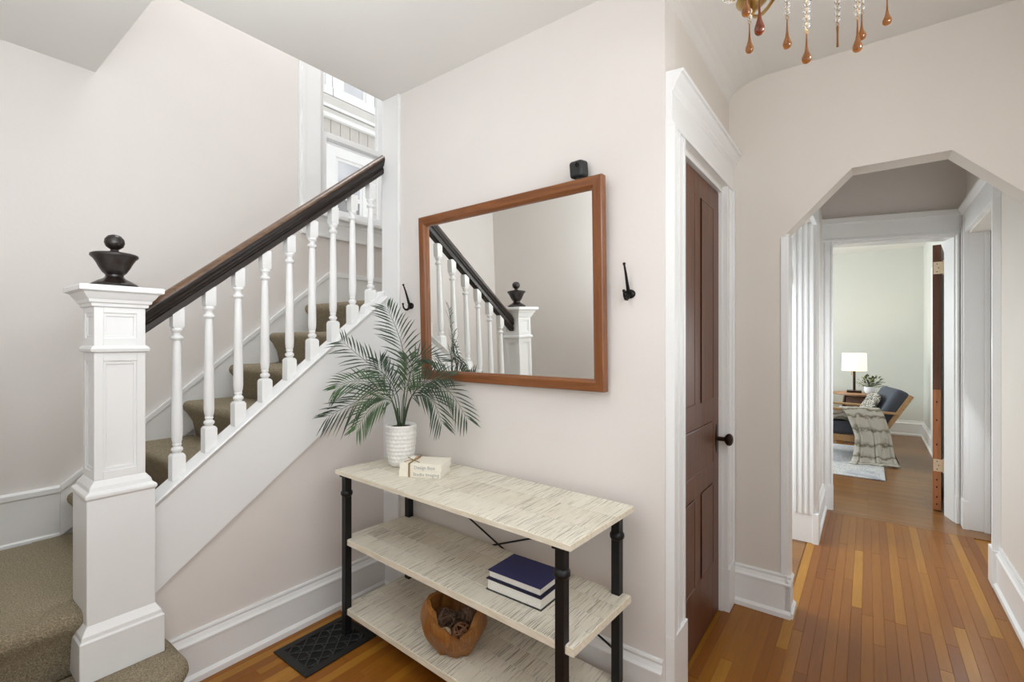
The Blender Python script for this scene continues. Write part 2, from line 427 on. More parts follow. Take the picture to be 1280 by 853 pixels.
# stairwell shell above and behind
struct(MB().box((.56, 2.12, H+.02), (.66, YL, 5.3)), 'wall_stairwell_left', 'wall')
struct(MB().box((.56, 2.12, H+.02), (2.95, 2.235, 5.3)), 'wall_stairwell_front', 'wall')
struct(MB().box((2.75, 2.12, 0), (2.95, YL, 5.3)), 'wall_stairwell_right', 'wall')
struct(MB().box((XM+.12, 2.235, 0), (2.75, 2.258, H+.02)), 'wall_landing', 'wall')
struct(MB().box((.5, 2.1, 5.3), (2.95, YL+.2, 5.4)), 'ceiling_stairwell', 'ceil')
# ceiling of the foyer with cove over the door wall; soffit over the landing
mb = MB().box((XF-.1, YR-.1, H), (XH+.1, 2.238, H+.15)).box((XF-.1, 2.238, H), (.66, YL+.05, H+.15))
cov = [(YD, H+.02)]+[(YD-.24+.24*math.sin(k*PI/16), H+.004-.10*(1-math.cos(k*PI/16))) for k in range(8, -1, -1)]
mb.prism([(XM, a, b) for a, b in cov], (XH-XM, 0, 0))
struct(mb, 'ceiling', 'ceil')
# wall under the stair string
struct(MB().prism([(.60, YS, 0), (XM, YS, 0), (XM, YS, 1.45), (.60, YS, .62)], (0, .025, 0)), 'wall_stair_side', 'wall')
baseboard('baseboard_stair_side', [((.66, YS, 0), (XM, YS, 0), (0, -1, 0))], .205)
baseboard('baseboard_back', [((XM, 2.23, 0), (XM, YD+.005, 0), (-1, 0, 0))], .21)
# corner board where the stair meets the mirror wall
struct(MB().box((XM-.014, 2.108, .205), (XM, 2.246, H)).box((XM-.018, 2.098, .205), (XM, 2.108, H)), 'trim_2', 'trim', bevel=.003)
# landing and stair skirting along the left wall
zc = lambda x: .69+(x-.525)*.838
mb = MB()
molding(mb, (XF, YL, .44), (.525, YL, .44), (0, -1, 0), [(0, 0), (.024, 0), (.022, .018), (.016, .024), (.016, .215), (.024, .22), (.024, .244), (.012, .252), (0, .252)])
mb.prism([(.525, YL, .44), (.525, YL, .69), (1.975, YL, 1.905), (2.75, YL, 1.905), (2.75, YL, 1.5), (1.9, YL, 1.5)], (0, -.016, 0))
mb.prism([(.525, YL, zc(.525)-.03), (.525, YL, zc(.525)+.003), (1.975, YL, 1.908), (1.975, YL, 1.872)], (0, -.025, 0))
mb.box((1.975, YL, 1.872), (2.75, YL-.025, 1.908))
struct(mb, 'baseboard_left', 'trim', bevel=.003)

# ------------------------------------------------------------------ stair window and the house outside
wn = sgroup('window_1', (2.24, YL, 2.3))
mb = MB().box((1.745, YL-.022, 2.324), (1.905, YL, 4.0)).box((1.76, YL-.03, 2.324), (1.785, YL, 3.99)).box((2.58, YL-.022, 2.324), (2.745, YL, 4.0)).box((1.745, YL-.022, 3.86), (2.745, YL, 4.0))
mb.build('window_casing', 'trim', wn, bevel=.003)
MB().box((1.735, YL-.075, 2.295), (2.749, YL+.06, 2.325)).build('window_sill', 'trim', wn, bevel=.006)
mb = MB().box((1.76, YL-.022, 2.17), (2.745, YL, 2.295)).box((1.76, YL-.03, 2.265), (2.745, YL, 2.295)).box((1.76, YL-.03, 2.155), (2.745, YL, 2.175))
mb.build('window_apron', 'trim', wn, bevel=.003)
mb = MB().box((1.90, YL, 2.3), (1.925, YL+.2, 3.87)).box((2.56, YL, 2.3), (2.585, YL+.2, 3.87)).box((1.9, YL, 3.84), (2.585, YL+.2, 3.88))
mb.box((1.925, YL+.035, 2.32), (1.945, YL+.05, 3.85)).box((2.545, YL+.035, 2.32), (2.56, YL+.05, 3.85)).box((1.9, YL+.06, 2.28), (2.585, YL+.25, 2.31))
mb.build('window_jamb', 'trim', wn, bevel=.002)
def sash(name, y, z0, z1, br, tr):
    m = MB().box((1.945, y, z0), (1.998, y+.035, z1)).box((2.487, y, z0), (2.548, y+.035, z1)).box((1.998, y, z0), (2.487, y+.035, z0+br)).box((1.998, y, z1-tr), (2.487, y+.035, z1))
    o = m.build(name, 'trim', wn, bevel=.003)
    MB().box((1.99, y+.015, z0+br-.01), (2.495, y+.019, z1-tr+.01)).build('window_pane', 'glass', o)
sash('lower_sash', YL+.055, 2.325, 2.968, .075, .045)
sash('upper_sash', YL+.095, 2.915, 3.845, .05, .06)

nh = thing('neighbor_house', 'pale clapboard house facade seen through the stair window', 'house', (4.5, 6.35, 0))
MB().box((1.5, 6.2, 0), (8.5, 6.6, 7.5)).build('wall', 'siding', nh)
z = 2.4
while z < 4.32:
    MB().prism([(1.5, 6.2, z), (1.5, 6.178, z), (1.5, 6.19, z+.112), (1.5, 6.2, z+.112)], (7, 0, 0)).build('clapboard', 'siding', nh); z += .11
z = 5.0
while z < 6.6:
    MB().prism([(1.5, 6.2, z), (1.5, 6.178, z), (1.5, 6.19, z+.112), (1.5, 6.2, z+.112)], (7, 0, 0)).build('clapboard', 'siding', nh); z += .11
# belt cornice between the storeys
MB().box((1.5, 6.05, 4.555), (8.5, 6.2, 4.615)).build('cornice_band', 'ext', nh, bevel=.006)
MB().box((1.5, 6.10, 4.615), (8.5, 6.2, 4.70)).build('cornice_band', 'siding', nh, bevel=.006)
MB().box((1.5, 6.08, 4.71), (8.5, 6.2, 4.755)).build('cornice_band', 'ext', nh, bevel=.006)
MB().box((1.5, 6.12, 4.765), (8.5, 6.2, 4.90)).build('cornice_band', 'siding', nh, bevel=.006)
x = 1.5
while x < 8.4:
    MB().box((x, 6.11, 4.36), (x+.15, 6.19, 4.556)).build('soffit_board', 'soffit', nh, bevel=.008); x += .156
def ext_window(x0, x1, z0, z1, cw, parent, pm, mull=None):
    f = MB().box((x0-cw, 6.12, z0-.12), (x1+cw, 6.2, z0)).box((x0-cw, 6.14, z0), (x0, 6.2, z1+.14)).box((x1, 6.14, z0), (x1+cw, 6.2, z1+.14)).box((x0-cw, 6.14, z1), (x1+cw, 6.2, z1+.14))
    s = .045
    f.box((x0, 6.16, z0), (x0+s, 6.2, z1)).box((x1-s, 6.16, z0), (x1, 6.2, z1)).box((x0, 6.16, z0), (x1, 6.2, z0+s)).box((x0, 6.16, z1-s), (x1, 6.2, z1)).box((x0, 6.155, (z0+z1)/2-.03), (x1, 6.2, (z0+z1)/2+.03))
    o = f.build('window', 'ext', parent, bevel=.005)
    MB().box((x0+s, 6.17, (z0+z1)/2), (x1-s, 6.19, z1)).build('pane', 'pane', o)
    MB().box((x0+s, 6.175, z0), (x1-s, 6.19, (z0+z1)/2)).build('pane', pm, o)
ext_window(4.04, 4.46, 5.03, 6.5, .15, nh, 'pane')
ext_window(3.22, 3.78, 5.03, 6.5, .10, nh, 'pane')
ext_window(3.94, 4.40, 2.95, 4.07, .17, nh, 'panedark')
sh = MB()
for k in range(22):
    z = 4.98+k*.07
    sh.obox((4.80, 6.15, z), (.17, 0, 0), (0, .018, .016), (0, -.003, .003))
sh.box((4.62, 6.13, 4.93), (4.65, 6.17, 6.55)).box((4.95, 6.13, 4.93), (4.98, 6.17, 6.55))
sh.build('shutter', 'castiron', nh)

# ------------------------------------------------------------------ staircase
st = thing('staircase', 'white sided staircase with olive tan carpeted steps climbing to the window', 'staircase', (.9, 2.6, 0))
def outline(inset):
    x0, x1, y0, y1, r = XF+.002, .69-inset, 1.93+inset, 2.232, .12-inset*.5
    p = [(x0, y1), (x0, y0)]
    p += [(x1-r+r*math.cos(a), y0+r+r*math.sin(a)) for a in [(-PI/2)+k*PI/2/8 for k in range(9)]]
    return p+[(x1, y1)]
mb = MB(); rings = []
for ins, z in ((.032, 0), (.032, .12), (.026, .15), (.008, .165), (0, .185), (.003, .203), (.014, .218), (.03, .225)):
    rings.append([(a, b, z) for a, b in outline(ins)])
mb.loft(rings).build('carpeted_step', 'carpet', st, smooth=True, angle=60)
def nose(x, z, d):  # (along, up) profile of one carpeted step; along grows towards the next riser
    return [(x+.075, z-.24), (x+.05, z-.12), (x+.022, z-.07), (x+.004, z-.048), (x, z-.03), (x+.004, z-.014), (x+.014, z-.004), (x+.03, z), (x+d+.05, z), (x+d+.05, z-.24)]
mb = MB()
mb.prism([(XF+.002, b, c) for b, c in nose(2.197, .448, .9)], (.425-XF-.002, 0, 0))
mb.box((.425, 2.38, .2), (.62, 3.16, .448))
mb.build('carpeted_step', 'carpet', st, smooth=True, angle=60)
for n in range(3, 9):
    xs = .548+(n-3)*.2475; zs = .448+(n-2)*.2015
    ln = .2475 if n < 8 else .9
    if n == 8: ln = 2.68-xs
    y0 = 2.385 if n == 3 else 2.262
    MB().prism([(b, max(y0, 2.283), c) for b, c in nose(xs, zs, ln)], (0, 3.163-max(y0, 2.283), 0)).build('carpeted_step', 'carpet', st, smooth=True, angle=60)
zt = lambda x: .777+(x-.636)*.798
mb = MB().prism([(.625, 2.212, .41), (.625, 2.212, zt(.625)-.03), (1.735, 2.212, zt(1.735)-.03), (1.735, 2.212, 1.215)], (0, .018, 0))
mb.build('string_board', 'trim', st, bevel=.002)
mb = MB().prism([(.625, 2.257, .60), (.625, 2.257, zt(.625)-.03), (1.735, 2.257, zt(1.735)-.03), (1.735, 2.257, 1.35)], (0, .024, 0)).build('string_core', 'trim', st)
m0 = Vector((.622, 0, zt(.622))); m1 = Vector((1.735, 0, zt(1.735)))
pr = [(2.197, -.012), (2.193, -.004), (2.197, .002), (2.203, .004), (2.295, .004), (2.30, -.004), (2.295, -.03), (2.225, -.036), (2.215, -.034), (2.208, -.02)]
MB().prism([(m0.x, a, m0.z+b) for a, b in pr], (m1.x-m0.x, 0, m1.z-m0.z)).build('string_cap', 'trim', st, smooth=True, angle=30)
MB().prism([(1.60, 2.22, zt(1.60)), (1.735, 2.22, zt(1.735)), (1.735, 2.22, zt(1.735)+.035), (1.615, 2.22, zt(1.615)+.035)], (0, .06, 0)).build('string_end_block', 'trim', st, bevel=.003)

bal = thing('balustrade', 'white balusters and square newel post under a dark wooden handrail', 'railing', (1.1, 2.255, .225))
cx0, cy0 = .5225, 2.252
nw = MB()
def sq(h, z, ox=0): return [(cx0-h, cy0-h, z), (cx0+h, cy0-h, z), (cx0+h, cy0+h, z), (cx0-h, cy0+h, z)]
nw.loft([sq(.122, .225), sq(.122, .365), sq(.117, .372), sq(.115, .385), (sq(.106, .40)), sq(.099, .412), sq(.099, .845), sq(.104, .85), sq(.104, .862), sq(.092, .872), sq(.089, .885), sq(.082, .895), sq(.075, .905), sq(.0655, .906), sq(.0655, 1.54)])
post = nw.build('newel_post', 'trim', bal, bevel=.003)
def newel_panels(z0, z1, name='newel_panel_frame'):
    f = MB(); o, t, s = .0655, .0085, .026
    for ax in range(4):
        rot = Matrix.Rotation(ax*PI/2, 3, 'Z')
        def bx(a, b):
            q = MB(); q.k = f.k; f.k += 1; q.box(a, b); f.add([(rot @ Vector(v))+Vector((cx0, cy0, 0)) for v in q.v], q.f)
        bx((-o-t, -o-t, z0), (-o-t+s, -o, z1)); bx((o+t-s, -o-t, z0), (o+t, -o, z1))
        bx((-o-t+s, -o-t, z0), (o+t-s, -o, z0+.03 if z0 > 1 else z0+.028)); bx((-o-t+s, -o-t, z1-.034), (o+t-s, -o, z1))
        m = .006   # ledge round the sunk panel
        bx((-o-t+s, -o-.004, z0+.028), (o+t-s, -o, z0+.028+.012)); bx((-o-t+s, -o-.004, z1-.046), (o+t-s, -o, z1-.034))
        bx((-o-t+s, -o-.004, z0+.028), (-o-t+s+.008, -o, z1-.034)); bx((o+t-s-.008, -o-.004, z0+.028), (o+t-s, -o, z1-.034))
    f.build(name, 'trim', post, bevel=.0015)
newel_panels(.905, 1.362); newel_panels(1.380, 1.535)
MB().loft([sq(.074, 1.357), sq(.084, 1.362), (sq(.086, 1.372)), sq(.081, 1.38), sq(.074, 1.384)]).build('newel_band', 'trim', post, smooth=True, angle=25)
MB().loft([sq(.073, 1.520), sq(.082, 1.524), sq(.083, 1.534), sq(.090, 1.538), sq(.092, 1.548), sq(.099, 1.556), sq(.108, 1.572), sq(.112, 1.574), sq(.121, 1.578), sq(.122, 1.592), sq(.119, 1.597), sq(.02, 1.603)]).build('newel_cap', 'trim', post, smooth=True, angle=25)
fin = [(.001, 1.60), (.070, 1.60), (.071, 1.608), (.066, 1.614), (.060, 1.617), (.05, 1.624), (.034, 1.632), (.027, 1.640), (.027, 1.646), (.031, 1.650), (.036, 1.655), (.046, 1.672), (.054, 1.69), (.062, 1.704), (.068, 1.710), (.072, 1.715), (.071, 1.722), (.064, 1.726), (.03, 1.731), (.014, 1.735), (.0115, 1.741), (.016, 1.744), (.026, 1.752), (.031, 1.766), (.029, 1.780), (.02, 1.792), (.008, 1.797), (.001, 1.7975)]
MB().lathe(fin, (cx0, cy0, 0), 32).build('finial', 'rail', post, smooth=True, angle=40)
# handrail
zr = lambda x: 1.439+(x-.624)*.829
r0, r1 = .596, 1.749
low = [(2.236, 0), (2.228, .006), (2.228, .03), (2.234, .036), (2.232, .044), (2.226, .05), (2.223, .062), (2.282, .062), (2.28, .05), (2.274, .044), (2.272, .036), (2.278, .03), (2.278, .006), (2.27, 0)]
hr = MB().prism([(r0, a, zr(r0)+b) for a, b in low], (r1-r0, 0, zr(r1)-zr(r0))).build('handrail', 'rail', bal, smooth=True, angle=25)
side = [(2.223, .0615), (2.219, .07), (2.217, .082), (2.218, .090), (2.288, .090), (2.289, .082), (2.287, .07), (2.283, .0615)]
MB().prism([(r0+.01, a, zr(r0+.01)+b) for a, b in side], (r1-r0-.007, 0, zr(r1)-zr(r0)-.006)).build('handrail_moulding', 'rail', hr, smooth=True, angle=35)
top = [(2.2175, .0895), (2.2195, .095), (2.226, .104), (2.238, .111), (2.253, .114), (2.268, .111), (2.28, .104), (2.2865, .095), (2.2885, .0895)]
MB().prism([(r0+.02, a, zr(r0+.02)+b) for a, b in top], (r1-r0-.016, 0, zr(r1)-zr(r0)-.0133)).build('handrail_cap', 'railtop', hr, smooth=True, angle=45)
# balusters
def baluster():
    m = MB(); s = .0235
    def q(h, z): return [(-h, -h, z), (h, -h, z), (h, h, z), (-h, h, z)]
    m.loft([q(s, 0), q(s, .098), q(s-.005, .107), q(.012, .110)])
    turn = [(.012, .108), (.0135, .113), (.018, .118), (.0195, .124), (.018, .130), (.0125, .135), (.0125, .139), (.015, .142), (.015, .147), (.0135, .150), (.0165, .160), (.0182, .18), (.0182, .22), (.0172, .32), (.0155, .43), (.0138, .535), (.0125, .563), (.0125, .567), (.0175, .570), (.0208, .577), (.0190, .584), (.0130, .589), (.0120, .595), (.0145, .601), (.0195, .606), (.0205, .612), (.0170, .618), (.0125, .622), (.001, .623)]
    m.lathe([(r*1.08, z) for r, z in turn], (0, 0, 0), 16)
    s = .0205
    m.loft([q(.013, .616), q(s, .626), q(s, .705)])
    return m
bm0 = None
for i in range(9):
    x = .723+i*.1175
    if bm0 is None:
        m = baluster(); m.v = [(a+x, b+2.253, c+zt(x)-.012) for a, b, c in m.v]
        bm0 = m.build('baluster', 'trim', bal, smooth=True, angle=40); bx0, bz0 = x, zt(x)
    else:
        o = bm0.copy(); C.objects.link(o); o.parent = bal; o.location = (x-bx0, 0, zt(x)-bz0)

# ------------------------------------------------------------------ brown panelled door with casing
def panel_door(root, mat, org, ux, uz, un, panels, W, Z, th, edge=None):
    """slab of stiles and rails; panels = list of (x0,x1,z0,z1) openings, front faces un"""
    org, ux, uz, un = Vector(org), Vector(ux), Vector(uz), Vector(un)
    xs = sorted({0, W}|{p[0] for p in panels}|{p[1] for p in panels}); zs = sorted({0, Z}|{p[2] for p in panels}|{p[3] for p in panels})
    f = MB()
    for i in range(len(xs)-1):
        for j in range(len(zs)-1):
            mx, mz = (xs[i]+xs[i+1])/2, (zs[j]+zs[j+1])/2
            if any(p[0] < mx < p[1] and p[2] < mz < p[3] for p in panels): continue
            c = org+ux*mx+uz*mz-un*th/2
            f.obox(c, ux*(xs[i+1]-xs[i])/2, uz*(zs[j+1]-zs[j])/2, un*th/2)
    fr = f.build('door_slab', mat, root)
    for (a, b, c, d) in panels:
        def ring(k, dep): return [org+ux*u+uz*v-un*dep for u, v in ((a+k, c+k), (b-k, c+k), (b-k, d-k), (a+k, d-k))]
        m = MB().loft([ring(0, -.004), ring(.006, -.006), ring(.014, .001), ring(.018, .008), ring(.022, .020), ring(.032, .020), ring(.05, .014)])
        m.build('door_panel', mat, fr)
    return fr
d1 = sgroup('door_1', (2.27, .63, 0))
pans = [(.05, .255, 1.105, 2.06), (.36, .57, 1.105, 2.06), (.05, .57, .785, .995), (.05, .255, .285, .685), (.36, .57, .285, .685)]
fr = panel_door(d1, 'doorwood', (1.926, .622, .006), (1, 0, 0), (0, 0, 1), (0, -1, 0), pans, .688, 2.16, .04)
for zz in (.42, 2.0): MB().box((1.918, .604, zz-.05), (1.926, .622, zz+.05)).tube([(1.922, .612, zz-.055), (1.922, .612, zz+.055)], .008).build('hinge', 'trim', d1, smooth=True)
MB().lathe([(.001, 0), (.022, 0), (.022, .006), (.001, .007)], (0, 0, 0), 20).build('x', None)
bpy.data.objects.remove(bpy.data.objects['x'])
m = MB().sphere((2.575, .62, .90), .03, 20, 8, (.8, .13, 2.6)); m.build('knob_plate', 'bronze', d1, smooth=True)
m = MB(); prof = [(.011, 0), (.011, .032), (.015, .037), (.025, .043), (.031, .052), (.031, .061), (.025, .069), (.014, .074), (.001, .075)]
seg = 20
m.loft([[(2.575+r*math.cos(2*PI*k/seg), .618-h, .90+r*math.sin(2*PI*k/seg)) for k in range(seg)] for r, h in prof])
m.build('door_knob', 'bronze', d1, smooth=True)
def fluted(mb, x0, x1, z0, z1, y, n=-1, t=.022):
    mb.box((x0, y, z0), (x1, y+n*t, z1))
    w_ = x1-x0
    mb.box((x0, y, z0), (x0+w_*.16, y+n*(t+.012), z1)).box((x1-w_*.12, y, z0), (x1, y+n*(t+.004), z1))
    for k in (.30, .48): mb.box((x0+w_*k, y, z0), (x0+w_*(k+.07), y+n*(t+.006), z1))
mb = MB()
fluted(mb, 1.757, 1.915, .30, 2.205, YD); mb.box((1.755, YD, 0), (1.918, YD-.034, .30))
mb2 = MB(); fluted(mb2, -2.76, -2.622, .22, 2.205, YD)
mb.add([(-a, b, c) for a, b, c in mb2.v], mb2.f); mb.box((2.62, YD, 0), (2.762, YD-.034, .22))
mb.box((1.915, YD, 0), (1.926, YD+.11, 2.19)).box((2.614, YD, 0), (2.624, YD+.11, 2.19)).box((1.915, YD, 2.172), (2.624, YD+.11, 2.205))
molding(mb, (1.756, YD, 0), (2.764, YD, 0), (0, -1, 0), [(0, 2.20), (.03, 2.20), (.033, 2.207), (.03, 2.214), (.024, 2.216), (.024, 2.325), (.030, 2.33), (.030, 2.338), (.036, 2.343), (.036, 2.352), (.045, 2.365), (.054, 2.378), (.056, 2.386), (.066, 2.388), (.067, 2.40), (0, 2.405)])
struct(mb, 'trim_3', 'trim', bevel=.002)
# closet behind the door, closed off
struct(MB().box((XM+.12, .95, 0), (XH+.02, 1.0, H)), 'wall_closet', 'wall')

# ------------------------------------------------------------------ hall beyond the arch

struct(MB().box((2.895, YR-.1, HH), (5.3, 1.6, HH+.1)), 'ceiling_hall', 'ceil')
struct(MB().box((2.86, .60, H), (2.897, 1.6, HH)).box((2.86, -.72, H), (2.897, .7, HH)), 'wall_hall_upper', 'wall')
struct(MB().box((3.89, .305, 0), (4.80, .43, H)).box((2.895, .305, 2.22), (3.89, .43, HH)).box((3.89, .31, H-.1), (4.80, .42, HH)), 'wall_hall_left', 'hallwall')
struct(MB().box((2.895, 1.5, 0), (4.8, 1.6, HH)).box((2.80, .60, 0), (2.893, 1.6, H)).box((4.7, .43, 0), (4.8, 1.6, HH)), 'wall_left_room', 'green')
baseboard('baseboard_hall_left', [((3.93, .305, 0), (4.73, .305, 0), (0, -1, 0))], .21)
# white casing at the left room's opening
mb = MB().box((3.862, .29, 0), (3.895, .44, 2.22)).box((3.87, .28, 0), (3.985, .305, 2.22))
for k in range(4): mb.box((3.852, .300+.034*k, .2), (3.864, .316+.034*k, 2.22))
for k in range(2): mb.box((3.89+.04*k, .272, .2), (3.905+.04*k, .29, 2.22))
mb.box((3.85, .27, 0), (3.99, .305, .21)).box((2.895, .28, 2.2), (4.0, .305, 2.38))
struct(mb, 'trim_4', 'trim', bevel=.002)
hg = MB().box((3.853, .43, 1.80), (3.861, .452, 1.90)).tube([(3.852, .452, 1.79), (3.852, .452, 1.91)], .006)
hg.build('door_hinge', 'brasspale'); tag(bpy.data.objects['door_hinge'], 'small brass hinge on the white casing at the left side of the hall', 'hinge')
# far wall, turned a little, with an open door
A = Vector((4.752, .246, 0)); T = Vector((.2725, -.9621, 0)).normalized(); N = Vector((-T.y, T.x, 0)).normalized()
if N.x < 0: N = -N
W_ = .819; TH = .157
def fw(u, n, z): return A+T*u+N*n+Vector((0, 0, z))
def fbox(mb, u0, u1, n0, n1, z0, z1):
    return mb.obox(fw((u0+u1)/2, (n0+n1)/2, (z0+z1)/2), T*(u1-u0)/2, N*(n1-n0)/2, Vector((0, 0, (z1-z0)/2)))
mb = MB(); fbox(mb, -.62, 0, 0, TH, 0, HH); fbox(mb, W_, W_+.32, 0, TH, 0, HH); fbox(mb, 0, W_, 0, TH, 2.215, HH)
struct(mb, 'wall_far', 'wall')
mb = MB()
for (a, b) in ((-.085, .006), (W_-.006, W_+.082)):
    fbox(mb, a, b, -.024, 0, .2, 2.22); fbox(mb, a-.003, b+.003, -.03, 0, 0, .21)
    fbox(mb, (a+b)/2-.012, (a+b)/2+.01, -.03, 0, .2, 2.22); fbox(mb, a, a+.012, -.034, 0, .2, 2.22); fbox(mb, b-.012, b, -.032, 0, .2, 2.22)
fbox(mb, -.09, W_+.09, -.026, 0, 2.225, 2.37); fbox(mb, -.10, W_+.10, -.045, 0, 2.365, 2.41); fbox(mb, -.09, W_+.09, -.032, 0, 2.22, 2.24)
fbox(mb, -.004, .012, 0, TH, 0, 2.216); fbox(mb, W_-.012, W_+.004, 0, TH, 0, 2.216); fbox(mb, 0, W_, 0, TH, 2.202, 2.222)
struct(mb, 'trim_5', 'trim', bevel=.002)
# open door leaf seen edge on
d2 = sgroup('door_2', (5.3, -.45, 0))
dv = Vector((.915, -.120, 0)).normalized(); dn = Vector((-dv.y, dv.x, 0))
P = Vector((5.205, -.4515, 0))
def lbox(mb, a, b, n0, n1, z0, z1):
    return mb.obox(P+dv*(a+b)/2+dn*(n0+n1)/2+Vector((0, 0, (z0+z1)/2)), dv*(b-a)/2, dn*(n1-n0)/2, Vector((0, 0, (z1-z0)/2)))
lbox(MB(), .003, .76, -.026, .026, .012, 2.19).build('door_slab', 'doorwood', d2)
lbox(MB(), 0, .003, -.026, .026, 1.0, 2.19).build('door_edge', 'dooredge_dark', d2)
lbox(MB(), 0, .003, -.026, .026, .012, 1.0).build('door_edge', 'dooredge', d2)
for zz in (.38, 2.0):
    m = lbox(MB(), -.003, .001, -.04, .022, zz-.05, zz+.05); p_ = P+dn*(-.045); m.tube([p_+Vector((0, 0, zz-.06)), p_+Vector((0, 0, zz+.06))], .009); hgo = m.build('door_hinge', 'brasspale', d2)
    for hz in (-.032, 0, .032): lbox(MB(), -.0045, -.002, -.014+abs(hz)*.3, -.008+abs(hz)*.3, zz+hz-.004, zz+hz+.004).build('screw_hole', 'void', hgo)
for zz in (.06, .12, .2, .26, .55, .75, .9): m = lbox(MB(), -.002, .001, -.004, .004, zz-.006, zz+.006).build('screw_hole', 'void', d2)
# right hand white door and its deep casing
mb = MB()
mb.box((3.79, YR, 0), (3.90, YR+.024, 2.275)).box((3.79, YR, 0), (3.805, YR+.036, 2.275)).box((3.785, YR, 0), (3.905, YR+.036, .21))
mb.box((4.84, YR, 0), (4.94, YR+.024, 2.275)).box((4.92, YR, 0), (4.94, YR+.034, 2.275)).box((4.84, YR, 0), (4.86, YR+.03, 2.275)).box((4.835, YR, 0), (4.945, YR+.036, .21))
molding(mb, (3.785, YR, 0), (4.945, YR, 0), (0, 1, 0), [(0, 2.215), (.026, 2.215), (.026, 2.36), (.036, 2.37), (.05, 2.392), (.052, 2.41), (0, 2.415)])
mb.box((3.895, YR-.155, 0), (3.91, YR, 2.22)).box((4.842, YR-.155, 0), (4.856, YR, 2.22)).box((3.895, YR-.155, 2.2), (4.856, YR, 2.22))
mb.box((4.825, YR-.11, 0), (4.845, YR-.08, 2.2))
struct(mb, 'trim_6', 'trim', bevel=.002)
d3 = sgroup('door_3', (4.37, YR-.14, 0))
panel_door(d3, 'trim', (3.912, YR-.115, .01), (1, 0, 0), (0, 0, 1), (0, 1, 0), [(.1, .41, .25, .95), (.52, .83, .25, .95), (.1, .41, 1.15, 2.05), (.52, .83, 1.15, 2.05)], .93, 2.19, .035)

# ------------------------------------------------------------------ living room shell
XB, YB = 9.15, -.65
struct(MB().box((XB, YB-.1, 0), (XB+.12, 3.1, H)), 'wall_living_back', 'green')
struct(MB().box((5.15, YB-.12, 0), (XB, YB, H)), 'wall_living_right', 'green')
struct(MB().box((4.6, 3.0, 0), (XB, 3.12, H)).box((4.55, .62, 0), (4.75, 3.1, H)), 'wall_living_left', 'green')
struct(MB().box((4.98, YB-.1, H-.006), (XB+.1, 3.1, H+.1)).box((4.78, .45, H-.008), (5.0, 3.1, H+.1)), 'ceiling_living', 'ceil')
baseboard('baseboard_living', [((XB, 3.0, 0), (XB, YB, 0), (-1, 0, 0)), ((5.6, YB, 0), (XB, YB, 0), (0, 1, 0))], .22)
struct(MB().box((7.45, YB, .0), (7.85, YB+.025, 2.3)), 'trim_7', 'trim', bevel=.004)

# ------------------------------------------------------------------ wall mirror
n = Vector((-0.999315, 0.026168, -0.026168)).normalized()
mu = Vector((0, 0, 1)).cross(n).normalized()
if mu.y < 0: mu = -mu
mv = n.cross(mu).normalized()
if mv.z < 0: mv = -mv
MC = Vector((1.716, 1.366, 1.625))
mir = thing('wall_mirror', 'large cherry wood framed mirror hanging on the wall above the console', 'mirror', (1.71, 1.366, 1.2))
hw_, hh, fwid = .539, .4275, .050
prf = [(0, -.022), (0, .010), (.004, .014), (.036, .012), (.041, .009), (.044, .004), (.048, .002), (.050, -.010), (.050, -.022)]
def mp(u, v, d): return MC+mu*u+mv*v+n*d
for nm, mat, k in (('frame_rail', 'framey', 0), ('frame_stile', 'framez', 1), ('frame_rail', 'framey', 2), ('frame_stile', 'framez', 3)):
    cs = [(-1, -1), (1, -1), (1, 1), (-1, 1)]; a, b = cs[k], cs[(k+1) % 4]
    rings = [[mp(c[0]*(hw_-i), c[1]*(hh-i), d) for i, d in prf] for c in (a, b)]
    MB().loft(rings).build(nm, mat, mir, smooth=True, angle=20)
MB().add([mp(u*(hw_-.046), v*(hh-.046), -.009) for u, v in ((-1, -1), (1, -1), (1, 1), (-1, 1))]+[mp(u*(hw_-.046), v*(hh-.046), -.014) for u, v in ((-1, -1), (1, -1), (1, 1), (-1, 1))],
         [(0, 1, 2, 3), (7, 6, 5, 4), (0, 4, 5, 1), (1, 5, 6, 2), (2, 6, 7, 3), (3, 7, 4, 0)]).build('mirror_glass', 'mirror', mir)

# security camera on the mirror
cm = thing('security_camera', 'small black cube security camera perched on the top edge of the mirror', 'camera', (1.712, .945, 2.058))
f = Vector((-.93, .10, -.12)).normalized(); sd = f.cross(Vector((0, 0, 1))).normalized(); u2 = sd.cross(f)
cc = Vector((1.712, .945, 2.100))
MB().obox(cc, f*.028, sd*.032, u2*.034).build('camera_body', 'plastic', cm, bevel=.013, seg=4, smooth=True)
def disc(c, ax, r, h, seg=20):
    ax = Vector(ax).normalized(); a = ax.orthogonal().normalized(); b = ax.cross(a)
    return [[Vector(c)+ax*hh_+(a*math.cos(2*PI*k/seg)+b*math.sin(2*PI*k/seg))*rr for k in range(seg)] for rr, hh_ in ((r, 0), (r, h), (r*.75, h), (r*.7, h*.3))]
lc = cc+f*.0275-sd*.013+u2*.013; la = f.orthogonal().normalized(); lb = f.cross(la)
MB().loft(disc(lc, f, .0095, .003)).build('camera_lens', 'lens', cm, smooth=True)
MB().tube([lc+f*.002+(la*math.cos(2*PI*k/24)+lb*math.sin(2*PI*k/24))*.0115 for k in range(24)], .0014, 6, closed=True).build('lens_ring', 'lattice', cm, smooth=True)
MB().tube([(1.712, .945, 2.050), (1.712, .945, 2.072)], .014, 14).build('camera_mount', 'plastic', cm, smooth=True)

